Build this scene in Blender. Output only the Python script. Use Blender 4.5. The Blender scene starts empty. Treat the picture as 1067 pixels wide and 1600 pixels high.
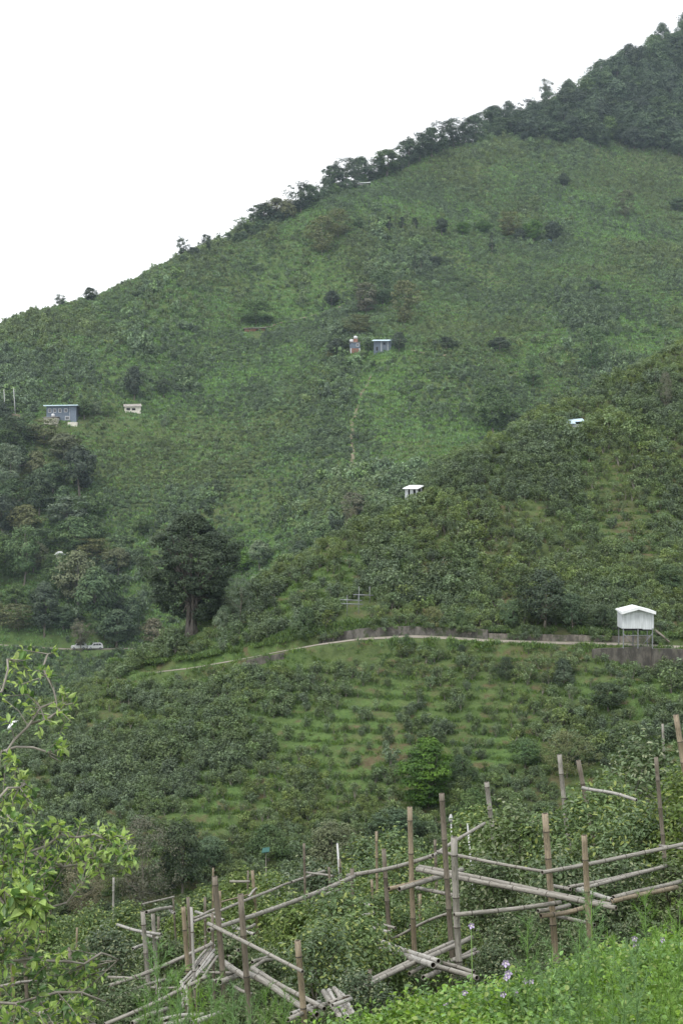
import bpy, math, random
import numpy as np
from mathutils import Vector, Matrix

# ------------------------------------------------------------------ camera, world, sun, exposure
S = bpy.context.scene
C = S.collection
F = 2222.0            # focal length in pixels of the 1067x1600 photograph
CX, CY = 533.5, 800.0
cam = bpy.data.cameras.new('camera')
cam.sensor_fit = 'VERTICAL'; cam.sensor_height = 36.0; cam.lens = 50.0
cam.clip_start = 0.1; cam.clip_end = 6000
camo = bpy.data.objects.new('camera', cam); C.objects.link(camo)
camo.location = (0, 0, 0); camo.rotation_euler = (math.radians(90), 0, 0)
S.camera = camo

SUN_EL, SUN_AZ = math.radians(58), math.radians(215)    # azimuth clockwise from +Y (view direction)
W = bpy.data.worlds.new('World'); S.world = W; W.use_nodes = True
nt = W.node_tree; nt.nodes.clear()
out = nt.nodes.new('ShaderNodeOutputWorld')
sky = nt.nodes.new('ShaderNodeTexSky'); sky.sky_type = 'NISHITA'; sky.sun_disc = False
sky.sun_elevation = SUN_EL; sky.sun_rotation = SUN_AZ; sky.dust_density = 4.0; sky.air_density = 1.0
b1 = nt.nodes.new('ShaderNodeBackground'); b1.inputs[1].default_value = 0.12
nt.links.new(sky.outputs[0], b1.inputs[0])
# overcast cloud deck: near-white, a little structure
tc = nt.nodes.new('ShaderNodeTexCoord'); mp = nt.nodes.new('ShaderNodeMapping'); mp.inputs['Scale'].default_value = (1, 1, 3)
nz = nt.nodes.new('ShaderNodeTexNoise'); nz.inputs['Scale'].default_value = 2.2; nz.inputs['Detail'].default_value = 4
cr = nt.nodes.new('ShaderNodeValToRGB')
cr.color_ramp.elements[0].position = 0.3; cr.color_ramp.elements[0].color = (0.93, 0.965, 1.0, 1)
cr.color_ramp.elements[1].position = 0.62; cr.color_ramp.elements[1].color = (1.04, 1.04, 1.04, 1)
b2 = nt.nodes.new('ShaderNodeBackground'); b2.inputs[1].default_value = 1.12
nt.links.new(tc.outputs['Generated'], mp.inputs[0]); nt.links.new(mp.outputs[0], nz.inputs['Vector'])
nt.links.new(nz.outputs[0], cr.inputs[0]); nt.links.new(cr.outputs[0], b2.inputs[0])
mx = nt.nodes.new('ShaderNodeMixShader'); mx.inputs[0].default_value = 0.86
nt.links.new(b1.outputs[0], mx.inputs[1]); nt.links.new(b2.outputs[0], mx.inputs[2]); nt.links.new(mx.outputs[0], out.inputs[0])

sun = bpy.data.lights.new('sun', 'SUN'); sun.energy = 1.3; sun.angle = math.radians(14); sun.color = (1.0, 0.97, 0.92)
suno = bpy.data.objects.new('sun', sun); C.objects.link(suno)
sdir = Vector((math.sin(SUN_AZ) * math.cos(SUN_EL), math.cos(SUN_AZ) * math.cos(SUN_EL), math.sin(SUN_EL)))
suno.rotation_euler = (-sdir).to_track_quat('-Z', 'Y').to_euler()

S.view_settings.view_transform = 'Standard'; S.view_settings.look = 'None'
S.view_settings.exposure = 0.63; S.view_settings.gamma = 1.0; S.view_settings.use_curve_mapping = False
S.cycles.volume_bounces = 0; S.cycles.max_bounces = 5; S.cycles.diffuse_bounces = 3
S.cycles.transmission_bounces = 3; S.cycles.transparent_max_bounces = 4; S.cycles.glossy_bounces = 1

# ------------------------------------------------------------------ helpers
rng = np.random.default_rng(7); random.seed(7)

def P(px, py, d):
    return Vector(((px - CX) * d / F, d, (CY - py) * d / F))

def tag(o, label=None, cat=None, group=None, kind=None):
    if label: o['label'] = label
    if cat: o['category'] = cat
    if group: o['group'] = group
    if kind: o['kind'] = kind
    return o
PATHS = []

def link(name, me, mats=None, parent=None, loc=None):
    o = bpy.data.objects.new(name, me); C.objects.link(o)
    if mats:
        if not isinstance(mats, (list, tuple)): mats = [mats]
        if len(me.materials) == 0:
            for m in mats: me.materials.append(m)
    if parent: o.parent = parent
    if loc is not None: o.location = loc
    return o

def empty(name, loc, rz=0.0):
    o = bpy.data.objects.new(name, None); C.objects.link(o)
    o.empty_display_size = 0.2; o.location = loc; o.rotation_euler = (0, 0, rz); return o

def mesh_np(name, V, faces_list, mat_idx=None, smooth=False):
    """faces_list: list of (n,k) int arrays"""
    me = bpy.data.meshes.new(name)
    V = np.asarray(V, dtype=np.float32)
    nf = sum(len(f) for f in faces_list); nl = sum(f.size for f in faces_list)
    me.vertices.add(len(V)); me.vertices.foreach_set('co', V.ravel())
    me.loops.add(nl); me.polygons.add(nf)
    me.loops.foreach_set('vertex_index', np.concatenate([f.ravel() for f in faces_list]).astype(np.int32))
    tot = np.concatenate([np.full(len(f), f.shape[1]) for f in faces_list])
    st = np.concatenate([[0], np.cumsum(tot)[:-1]])
    me.polygons.foreach_set('loop_start', st.astype(np.int32))
    try: me.polygons.foreach_set('loop_total', tot.astype(np.int32))
    except Exception: pass
    if mat_idx is not None: me.polygons.foreach_set('material_index', np.asarray(mat_idx, dtype=np.int32))
    me.update(calc_edges=True)
    me.polygons.foreach_set('use_smooth', np.full(nf, smooth))
    return me

class MB:
    """collects boxes, quads and tubes; builds ONE mesh"""
    def __init__(s): s.v = []; s.f = []; s.m = []; s.sm = []
    def add(s, verts, faces, mi=0, smooth=False):
        b = len(s.v); s.v += [tuple(v) for v in verts]
        for f in faces: s.f.append([b + i for i in f]); s.m.append(mi); s.sm.append(smooth)
    def box(s, a, b, mi=0, M=None):
        x0, y0, z0 = a; x1, y1, z1 = b
        vs = [(x0,y0,z0),(x1,y0,z0),(x1,y1,z0),(x0,y1,z0),(x0,y0,z1),(x1,y0,z1),(x1,y1,z1),(x0,y1,z1)]
        if M is not None: vs = [M @ Vector(v) for v in vs]
        s.add(vs, [(0,3,2,1),(4,5,6,7),(0,1,5,4),(1,2,6,5),(2,3,7,6),(3,0,4,7)], mi)
    def prism(s, poly, y0, y1, mi=0):
        """poly in (x,z), extruded along y"""
        n = len(poly)
        s.add([(x, y0, z) for x, z in poly] + [(x, y1, z) for x, z in poly],
              [tuple(range(n)), tuple(range(2*n-1, n-1, -1))] + [(i, i+n, (i+1) % n + n, (i+1) % n) for i in range(n)], mi)
    def tube(s, pts, rad, n=8, mi=0, caps=True):
        pts = [Vector(p) for p in pts]
        if not isinstance(rad, (list, tuple)): rad = [rad]*len(pts)
        vs = []
        up = Vector((0, 0, 1)); d0 = (pts[-1]-pts[0]).normalized()
        if abs(d0.z) > 0.9: up = Vector((1, 0, 0))
        for i, p in enumerate(pts):
            t = (pts[min(i+1, len(pts)-1)] - pts[max(i-1, 0)]).normalized()
            a = t.cross(up).normalized(); b = t.cross(a)
            for k in range(n):
                an = 2*math.pi*k/n
                vs.append(p + (a*math.cos(an) + b*math.sin(an))*rad[i])
        fs = []
        for i in range(len(pts)-1):
            for k in range(n):
                fs.append((i*n+k, i*n+(k+1) % n, (i+1)*n+(k+1) % n, (i+1)*n+k))
        s.add(vs, fs, mi, True)
        if caps:
            b = len(vs)
            s.f.append([len(s.v)-b+k for k in range(n)][::-1]); s.m.append(mi); s.sm.append(False)
            s.f.append([len(s.v)-n+k for k in range(n)]); s.m.append(mi); s.sm.append(False)
    def mesh(s, name):
        me = bpy.data.meshes.new(name); me.from_pydata(s.v, [], s.f)
        me.polygons.foreach_set('material_index', s.m); me.polygons.foreach_set('use_smooth', s.sm); me.update()
        return me
    def build(s, name, mats, parent=None, loc=None):
        return link(name, s.mesh(name), mats, parent, loc)

# ---- numpy value noise
def _h(ix, iy, s):
    n = (ix.astype(np.int64)*374761393 + iy.astype(np.int64)*668265263 + s*982451653) & 0xffffffff
    n = ((n ^ (n >> 13))*1274126177) & 0xffffffff
    n = n ^ (n >> 16)
    return (n & 0xffff)/65535.0
def vnoise(x, y, s=0):
    ix = np.floor(x); iy = np.floor(y); fx = x-ix; fy = y-iy
    fx = fx*fx*(3-2*fx); fy = fy*fy*(3-2*fy)
    a = _h(ix, iy, s); b = _h(ix+1, iy, s); c = _h(ix, iy+1, s); d = _h(ix+1, iy+1, s)
    return (a*(1-fx)+b*fx)*(1-fy) + (c*(1-fx)+d*fx)*fy
def fbm(x, y, s=0, o=4):
    r = 0; a = 0.5
    for i in range(o): r = r + a*vnoise(x*2**i, y*2**i, s+i); a *= 0.5
    return r/(1-0.5**o)
def sstep(a, b, x):
    t = np.clip((x-a)/(b-a), 0, 1); return t*t*(3-2*t)

# ------------------------------------------------------------------ materials
def newmat(name):
    m = bpy.data.materials.new(name); m.use_nodes = True; n = m.node_tree; n.nodes.clear()
    return m, n, n.nodes.new('ShaderNodeOutputMaterial')
def N(n, t, **kw):
    x = n.nodes.new(t)
    for k, v in kw.items(): setattr(x, k, v)
    return x
def rgb(c): return (c[0], c[1], c[2], 1)
def mixc(n, fac, a, b, blend='MIX'):
    m = N(n, 'ShaderNodeMix', data_type='RGBA', blend_type=blend)
    for i, v in ((0, fac), (6, a), (7, b)):
        if hasattr(v, 'links'): n.links.new(v, m.inputs[i])
        else: m.inputs[i].default_value = rgb(v) if isinstance(v, tuple) else v
    return m.outputs[2]
def noise(n, scale, detail=3, vec=None, rough=0.5):
    x = N(n, 'ShaderNodeTexNoise'); x.inputs['Scale'].default_value = scale; x.inputs['Detail'].default_value = detail
    x.inputs['Roughness'].default_value = rough
    if vec is not None: n.links.new(vec, x.inputs['Vector'])
    return x.outputs[0]
def ramp(n, src, p0, p1):
    r = N(n, 'ShaderNodeMapRange'); r.inputs[1].default_value = p0; r.inputs[2].default_value = p1
    r.interpolation_type = 'SMOOTHSTEP'; n.links.new(src, r.inputs[0]); return r.outputs[0]

def leafmat(name, dark, light, odd=None, nscale=0.8, transl=0.22, rough=0.55, tint=0.35):
    """foliage: per-object/instance random tint, clump noise, some leaves of an odd colour"""
    m, n, o = newmat(name)
    oi = N(n, 'ShaderNodeObjectInfo'); tcn = N(n, 'ShaderNodeTexCoord')
    nn = noise(n, nscale, 3, tcn.outputs['Object'])
    col = mixc(n, ramp(n, nn, 0.33, 0.67), dark, light)
    h = N(n, 'ShaderNodeHueSaturation')
    mr = N(n, 'ShaderNodeMapRange'); n.links.new(oi.outputs['Random'], mr.inputs[0])
    mr.inputs[3].default_value = 1-tint; mr.inputs[4].default_value = 1+tint
    n.links.new(mr.outputs[0], h.inputs['Value'])
    wn = N(n, 'ShaderNodeTexWhiteNoise', noise_dimensions='1D'); n.links.new(oi.outputs['Random'], wn.inputs['W'])
    mh = N(n, 'ShaderNodeMapRange'); n.links.new(wn.outputs[0], mh.inputs[0]); mh.inputs[3].default_value = 0.487; mh.inputs[4].default_value = 0.527
    ms = N(n, 'ShaderNodeMapRange'); n.links.new(wn.outputs[0], ms.inputs[0]); ms.inputs[3].default_value = 1.2; ms.inputs[4].default_value = 0.75
    n.links.new(mh.outputs[0], h.inputs['Hue']); n.links.new(ms.outputs[0], h.inputs['Saturation'])
    n.links.new(col, h.inputs['Color']); col = h.outputs[0]
    geo = N(n, 'ShaderNodeNewGeometry'); lv = N(n, 'ShaderNodeMapRange'); n.links.new(geo.outputs['Random Per Island'], lv.inputs[0])
    lv.inputs[3].default_value = 0.62; lv.inputs[4].default_value = 1.38; hv = N(n, 'ShaderNodeHueSaturation'); n.links.new(col, hv.inputs['Color']); n.links.new(lv.outputs[0], hv.inputs['Value']); col = hv.outputs[0]
    if odd:
        r2 = N(n, 'ShaderNodeMath', operation='GREATER_THAN'); n.links.new(geo.outputs['Random Per Island'], r2.inputs[0]); r2.inputs[1].default_value = odd[1]
        col = mixc(n, r2.outputs[0], col, odd[0])
    p = N(n, 'ShaderNodeBsdfPrincipled'); n.links.new(col, p.inputs['Base Color']); p.inputs['Roughness'].default_value = rough
    p.inputs['Specular IOR Level'].default_value = 0.35
    t = N(n, 'ShaderNodeBsdfTranslucent'); n.links.new(mixc(n, 1.0, col, (1.15, 1.25, 0.6), 'MULTIPLY'), t.inputs[0])
    mixs = N(n, 'ShaderNodeMixShader'); mixs.inputs[0].default_value = transl
    n.links.new(p.outputs[0], mixs.inputs[1]); n.links.new(t.outputs[0], mixs.inputs[2]); n.links.new(mixs.outputs[0], o.inputs[0])
    return m

def plain(name, a, b, scale=3, rough=0.75, metal=0.0, bump=0.0, streak=None):
    m, n, o = newmat(name)
    tcn = N(n, 'ShaderNodeTexCoord'); vec = tcn.outputs['Object']
    if streak:
        mp = N(n, 'ShaderNodeMapping'); mp.inputs['Scale'].default_value = streak; n.links.new(vec, mp.inputs[0]); vec = mp.outputs[0]
    nn = noise(n, scale, 5, vec, 0.6)
    p = N(n, 'ShaderNodeBsdfPrincipled'); n.links.new(mixc(n, ramp(n, nn, 0.3, 0.7), a, b), p.inputs['Base Color'])
    p.inputs['Roughness'].default_value = rough; p.inputs['Metallic'].default_value = metal
    if bump:
        bp = N(n, 'ShaderNodeBump'); bp.inputs['Strength'].default_value = bump; bp.inputs['Distance'].default_value = 0.02
        n.links.new(nn, bp.inputs['Height']); n.links.new(bp.outputs[0], p.inputs['Normal'])
    n.links.new(p.outputs[0], o.inputs[0]); return m

M = {}
M['tea_near'] = leafmat('tea_leaves_near', (0.10, 0.155, 0.055), (0.165, 0.23, 0.085), ((0.27, 0.32, 0.10), 0.86), 1.2, 0.25, 0.36, 0.15)
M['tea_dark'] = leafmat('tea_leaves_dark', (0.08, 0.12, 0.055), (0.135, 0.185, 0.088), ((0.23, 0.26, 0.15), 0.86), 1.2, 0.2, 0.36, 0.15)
M['tea_mid'] = leafmat('tea_bush_leaves', (0.112, 0.162, 0.075), (0.182, 0.242, 0.115), None, 1.2, 0.3, 0.6, 0.30)
M['tea_far'] = leafmat('tea_bush_leaves_hillside', (0.125, 0.190, 0.088), (0.190, 0.268, 0.126), None, 0.8, 0.25, 0.65, 0.42)
M['far_warm'] = leafmat('tea_bush_leaves_olive', (0.132, 0.178, 0.08), (0.19, 0.245, 0.112), None, 0.8, 0.25, 0.65, 0.4)
M['far_cool'] = leafmat('brush_leaves_dark', (0.10, 0.15, 0.08), (0.152, 0.205, 0.11), None, 0.8, 0.2, 0.65, 0.35)
M['mid_warm'] = leafmat('tea_bush_leaves_yellowish', (0.132, 0.18, 0.074), (0.20, 0.25, 0.105), None, 1.2, 0.3, 0.6, 0.3)
M['mid_cool'] = leafmat('bush_leaves_dark', (0.09, 0.13, 0.066), (0.145, 0.19, 0.095), None, 1.2, 0.2, 0.55, 0.3)
M['young'] = leafmat('young_leaves', (0.30, 0.42, 0.07), (0.42, 0.50, 0.11), None, 6, 0.35, 0.45, 0.1)
M['shrub'] = leafmat('shrub_leaves', (0.075, 0.145, 0.035), (0.15, 0.25, 0.055), ((0.27, 0.37, 0.08), 0.82), 5, 0.3, 0.4, 0.1)
M['weed'] = leafmat('ground_cover_leaves', (0.15, 0.26, 0.055), (0.23, 0.35, 0.09), ((0.30, 0.38, 0.13), 0.85), 4, 0.3, 0.5, 0.25)
M['feather'] = leafmat('feathery_leaves', (0.13, 0.235, 0.06), (0.18, 0.29, 0.09), None, 4, 0.3, 0.6, 0.15)
M['grass'] = leafmat('grass_blades', (0.085, 0.15, 0.04), (0.14, 0.205, 0.065), None, 2, 0.3, 0.6, 0.3)
M['grass_far'] = leafmat('grass_blades_hillside', (0.10, 0.18, 0.058), (0.14, 0.235, 0.08), None, 2, 0.3, 0.6, 0.3)
M['t_dark'] = leafmat('tree_dark', (0.034, 0.056, 0.03), (0.068, 0.098, 0.05), None, 0.35, 0.15, 0.55, 0.22)
M['t_forest'] = leafmat('tree_forest', (0.04, 0.07, 0.036), (0.085, 0.13, 0.06), None, 0.3, 0.15, 0.6, 0.3)
M['t_mid'] = leafmat('tree_mid', (0.065, 0.115, 0.045), (0.11, 0.165, 0.066), None, 0.35, 0.2, 0.6, 0.2)
M['t_olive'] = leafmat('tree_olive', (0.12, 0.135, 0.06), (0.17, 0.185, 0.085), None, 0.35, 0.2, 0.6, 0.15)
M['t_bright'] = leafmat('tree_bright', (0.05, 0.11, 0.03), (0.11, 0.205, 0.048), None, 0.5, 0.3, 0.5, 0.12)
M['t_grey'] = leafmat('tree_greygreen', (0.10, 0.145, 0.09), (0.16, 0.20, 0.13), None, 0.4, 0.2, 0.6, 0.12)
M['t_brown'] = leafmat('tree_brown', (0.10, 0.10, 0.062), (0.15, 0.145, 0.095), None, 0.4, 0.15, 0.6, 0.12)
M['bark'] = plain('bark', (0.10, 0.085, 0.065), (0.22, 0.20, 0.165), 4, 0.9, bump=0.4, streak=(3, 3, 0.6))
M['twig'] = plain('twig_bark', (0.15, 0.135, 0.11), (0.27, 0.25, 0.215), 12, 0.85)
M['road'] = plain('road_concrete', (0.17, 0.15, 0.12), (0.28, 0.255, 0.21), 0.6, 0.9)
M['path'] = plain('path_dirt', (0.14, 0.12, 0.08), (0.21, 0.175, 0.12), 0.6, 0.95)
M['white_sheet'] = plain('white_sheet', (0.46, 0.49, 0.50), (0.64, 0.67, 0.69), 1.2, 0.45, streak=(6, 6, 0.5))
M['white_roof'] = plain('white_roof', (0.70, 0.73, 0.74), (0.82, 0.83, 0.84), 2, 0.5)
M['blue_roof'] = plain('blue_roof', (0.45, 0.62, 0.72), (0.66, 0.78, 0.84), 1.5, 0.5)
M['grey_sheet'] = plain('grey_sheet', (0.085, 0.115, 0.15), (0.12, 0.15, 0.185), 2, 0.6, streak=(4, 4, 0.3))
M['house_grey'] = plain('house_grey_wall', (0.11, 0.145, 0.19), (0.145, 0.18, 0.225), 2, 0.7)
M['cream'] = plain('cream_plaster', (0.55, 0.52, 0.45), (0.68, 0.65, 0.57), 1.5, 0.85)
M['rust_roof'] = plain('weathered_roof', (0.20, 0.18, 0.16), (0.36, 0.34, 0.31), 1.5, 0.8)
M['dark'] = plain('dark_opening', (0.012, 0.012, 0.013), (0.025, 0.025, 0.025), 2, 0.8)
M['glass'] = plain('window_glass', (0.03, 0.035, 0.04), (0.06, 0.065, 0.07), 2, 0.15)
M['steel'] = plain('galvanised_steel', (0.16, 0.17, 0.18), (0.25, 0.26, 0.275), 4, 0.5, 0.3)
M['white_paint'] = plain('white_paint', (0.48, 0.49, 0.50), (0.60, 0.61, 0.62), 3, 0.35)
M['rubber'] = plain('rubber', (0.02, 0.02, 0.02), (0.035, 0.035, 0.035), 8, 0.9)
M['brick'] = plain('red_brick', (0.22, 0.10, 0.07), (0.30, 0.17, 0.12), 2, 0.9)
M['petal'] = plain('violet_petal', (0.50, 0.40, 0.66), (0.66, 0.56, 0.78), 30, 0.6)
M['petal_core'] = plain('flower_core', (0.75, 0.72, 0.6), (0.8, 0.78, 0.7), 30, 0.6)
M['pvc'] = plain('white_pipe', (0.36, 0.37, 0.37), (0.5, 0.5, 0.5), 6, 0.5)
M['teal'] = plain('teal_sheet', (0.015, 0.07, 0.06), (0.02, 0.09, 0.075), 6, 0.9)
M['bluebox'] = plain('blue_plastic', (0.05, 0.13, 0.26), (0.07, 0.17, 0.32), 6, 0.5)

# old stained concrete with vertical streaks and moss
def wallmat(name, a, b, moss, mossamt):
    m, n, o = newmat(name)
    tcn = N(n, 'ShaderNodeTexCoord')
    mp = N(n, 'ShaderNodeMapping'); mp.inputs['Scale'].default_value = (0.9, 0.9, 0.4); n.links.new(tcn.outputs['Object'], mp.inputs[0])
    s1 = noise(n, 1.6, 6, mp.outputs[0], 0.7)
    c = mixc(n, ramp(n, s1, 0.38, 0.62), a, b)
    s2 = noise(n, 0.9, 4, tcn.outputs['Object'], 0.6)
    c = mixc(n, ramp(n, s2, mossamt, mossamt+0.12), c, moss)
    p = N(n, 'ShaderNodeBsdfPrincipled'); n.links.new(c, p.inputs['Base Color']); p.inputs['Roughness'].default_value = 0.92
    bp = N(n, 'ShaderNodeBump'); bp.inputs['Strength'].default_value = 0.5; bp.inputs['Distance'].default_value = 0.05
    n.links.new(noise(n, 3, 6, tcn.outputs['Object']), bp.inputs['Height']); n.links.new(bp.outputs[0], p.inputs['Normal'])
    n.links.new(p.outputs[0], o.inputs[0]); return m
M['wall_old'] = wallmat('stained_concrete', (0.055, 0.052, 0.045), (0.15, 0.14, 0.125), (0.05, 0.065, 0.028), 0.50)
M['wall_pale'] = wallmat('pale_stained_concrete', (0.09, 0.082, 0.07), (0.215, 0.195, 0.165), (0.06, 0.075, 0.035), 0.53)
M['wall_dark'] = wallmat('dark_stained_concrete', (0.05, 0.047, 0.04), (0.13, 0.12, 0.10), (0.06, 0.085, 0.03), 0.54)

def bamboomat(name, a, b, stain):
    m, n, o = newmat(name)
    at = N(n, 'ShaderNodeAttribute', attribute_name='along'); uvw = at.outputs['Vector']   # (along, angle, random)
    mp = N(n, 'ShaderNodeMapping'); mp.inputs['Scale'].default_value = (1.3, 2.2, 7); n.links.new(uvw, mp.inputs[0])
    s1 = noise(n, 2.0, 6, mp.outputs[0], 0.65)
    c = mixc(n, ramp(n, s1, 0.32, 0.66), a, b)
    mp2 = N(n, 'ShaderNodeMapping'); mp2.inputs['Scale'].default_value = (7, 3, 5); n.links.new(uvw, mp2.inputs[0])
    c = mixc(n, ramp(n, noise(n, 2.2, 5, mp2.outputs[0], 0.7), 0.50, 0.66), c, stain)
    p = N(n, 'ShaderNodeBsdfPrincipled'); n.links.new(c, p.inputs['Base Color']); p.inputs['Roughness'].default_value = 0.62
    n.links.new(p.outputs[0], o.inputs[0]); return m
M['bam_grey'] = bamboomat('bamboo_weathered_grey', (0.175, 0.16, 0.135), (0.315, 0.30, 0.265), (0.075, 0.066, 0.053))
M['bam_tan'] = bamboomat('bamboo_tan', (0.185, 0.145, 0.095), (0.29, 0.24, 0.165), (0.075, 0.058, 0.04))
M['bam_brown'] = bamboomat('bamboo_brown', (0.108, 0.09, 0.068), (0.195, 0.168, 0.13), (0.05, 0.038, 0.028))
M['bam_pale'] = bamboomat('bamboo_bleached', (0.25, 0.24, 0.22), (0.39, 0.38, 0.35), (0.13, 0.11, 0.09))
M['bam_node'] = plain('bamboo_node', (0.035, 0.03, 0.025), (0.10, 0.085, 0.065), 20, 0.8)
M['bam_in'] = plain('bamboo_hollow', (0.03, 0.022, 0.016), (0.06, 0.045, 0.03), 20, 0.9)

# ------------------------------------------------------------------ terrain
class Surf:
    def __init__(s, pts, c):
        p = np.array([tuple(v) for v in pts], dtype=float); s.c = c; s.xy = p[:, :2]
        s.k = 1.0
        n = len(p); A = np.zeros((n+3, n+3)); A[:n, :n] = s.phi(s.xy); A[:n, :n] += 0*np.eye(n)
        A[:n, n] = 1; A[:n, n+1:] = s.xy/100; A[n, :n] = 1; A[n+1:, :n] = (s.xy/100).T
        rhs = np.zeros(n+3); rhs[:n] = p[:, 2]
        s.w = np.linalg.lstsq(A, rhs, rcond=None)[0]
    def phi(s, q):
        d2 = ((q[:, None, :]-s.xy[None])**2).sum(-1); return -np.sqrt(d2+s.c**2)
    def __call__(s, X, Y):
        q = np.stack([X.ravel(), Y.ravel()], 1); r = np.empty(len(q)); n = len(s.xy)
        for i in range(0, len(q), 50000):
            b = q[i:i+50000]; r[i:i+50000] = s.phi(b) @ s.w[:n] + s.w[n] + (b/100) @ s.w[n+1:]
        return r.reshape(X.shape)

# lower-left valley and main mountain
sil = [(-700,640,560),(-300,585,570),(0,514,590),(100,477,605),(200,447,630),(300,402,660),(400,357,690),(500,307,730),(600,269,770),(680,229,800),(770,203,860),(850,172,900),(920,135,940),(1000,85,965),(1067,50,980),(1300,-90,1000),(1700,-150,1000)]
mp_ = [P(*s) for s in sil]
for (px, py, d) in sil:
    v = P(px, py, d); k = (d+70)/d
    mp_.append(Vector((v.x*k, d+70, v.z-22))); k = (d+260)/d; mp_.append(Vector((v.x*k, d+260, v.z-140)))
    k = (d+500)/d; mp_.append(Vector((v.x*k, d+500, v.z-260)))
for t in [(-700,1000,400),(-300,1003,400),(0,1008,400),(120,1014,400),(240,1012,400),(100,1085,370),(0,1160,350),(-300,1160,350),(0,850,450),(-300,830,450),(0,640,505),(-300,700,500),(150,645,510),
          (300,860,430),(300,640,520),(450,870,402),(400,920,390),(550,800,412),(550,650,492),(598,545,540),(600,400,655),(300,520,590),(800,680,482),(800,500,592),(800,370,700),(1067,560,560),(1067,400,680),
          (920,300,775),(770,214,835),(900,222,842),(1067,238,850),(1300,600,560),(1300,300,800),(1700,600,560),(450,450,640),(700,300,745)]:
    mp_.append(P(*t))
for X in (-260, -130, -40, 40, 130, 260):
    mp_.append(Vector((X, 300, -62))); mp_.append(Vector((X, 220, -85))); mp_.append(Vector((X, 100, -130)))
main_s = Surf(mp_, 35.0)

ridge = [(-500,1330,145),(-150,1250,148),(30,1158,150),(120,1088,158),(240,1032,165),(300,994,167),(400,934,169),(480,880,171),(560,833,174),(640,777,181),(700,729,186),(780,690,194),(850,659,201),(960,603,209),(1067,549,216),(1300,440,228),(1700,400,235)]
sp = [P(*r) for r in ridge]
for (px, py, d) in ridge:
    v = P(px, py, d)
    for dd, dz in ((22, -8), (60, -34), (110, -75)):
        sp.append(Vector((v.x*(d+dd)/d, d+dd, v.z+dz)))
for t in [(-100,1340,122),(100,1330,122),(300,1325,122),(500,1315,122),(700,1300,122),(900,1275,122),(1067,1255,122),(1400,1230,122),
          (100,1200,137),(300,1180,137),(500,1150,136),(700,1140,136),(900,1120,134),(1067,1105,133),(1400,1090,133),
          (1067,1011,145),(960,1006,146),(860,1004,147),(760,1000,148.5),(640,994,150),(560,998,151),(500,1006,152),(440,1018,153),(380,1030,154.5),(300,1044,156),(230,1052,158),(1400,1015,145),
          (800,850,168),(1000,800,178),(640,900,163),(1067,900,162),(700,960,155),(960,960,153),(500,950,158),(400,985,160),(1400,800,178)]:
    sp.append(P(*t))
for X in (-60, -30, 0, 30, 60):
    sp.append(Vector((X, 95, -38))); sp.append(Vector((X*0.6, 60, -55))); sp.append(Vector((X*0.4, 10, -80)))
spur_s = Surf(sp, 9.0)

npts = [(0,0,-1.7),(-3,0,-1.9),(3,0,-1.4),(0,-8,-1.4),(-3,5,-3.7),(0,5,-3.0),(2.4,5,-2.35),(-2.5,8,-4.5),(0,8,-3.55),(2,8,-3.05),(5,8,-2.4),
        (-3.5,11,-5.3),(0,11,-4.9),(2.6,11,-4.25),(6,11,-3.4),(-4.2,15,-6.4),(0,15,-6.1),(3.6,15,-5.5),(8,15,-4.6),(-7,25,-9.6),(0,25,-9.3),(6,25,-8.2),(12,25,-7),
        (-12,45,-17),(0,45,-16.5),(11,45,-14.5),(22,45,-13),(-18,70,-24),(0,70,-24),(17,70,-22),(-25,95,-34),(0,95,-33),(23,95,-31),(-35,140,-60),(0,140,-60),(35,140,-58),(-60,45,-18),(60,45,-12),(0,300,-150),(-90,300,-150),(90,300,-150)]
near_s = Surf([Vector(p) for p in npts], 3.0)

road_px = [(1700,1016,145),(1400,1015,145),(1067,1011.5,145),(1010,1009,145.5),(960,1006.5,146),(860,1004.5,147),(760,1001,148.5),(700,997,149.2),(640,994.5,150),(560,999,151),(500,1007,152),(440,1018,153),(380,1030,154.5),(300,1044,156),(240,1051,158)]
road1 = np.array([tuple(P(*p)) for p in road_px])
road_px2 = [(-700,1000,400),(-300,1003,400),(0,1008,400),(60,1012,400),(120,1015,400),(180,1014,400),(240,1013,401),(300,1015,404)]
road2 = np.array([tuple(P(*p)) for p in road_px2])

def polydist(X, Y, pl):
    best = np.full(X.shape, 1e9); z = np.zeros(X.shape)
    for a, b in zip(pl[:-1], pl[1:]):
        ab = b[:2]-a[:2]; t = np.clip(((X-a[0])*ab[0]+(Y-a[1])*ab[1])/(ab@ab), 0, 1)
        d = np.hypot(X-a[0]-t*ab[0], Y-a[1]-t*ab[1]); m = d < best
        best = np.where(m, d, best); z = np.where(m, a[2]+t*(b[2]-a[2]), z)
    return best, z

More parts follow.
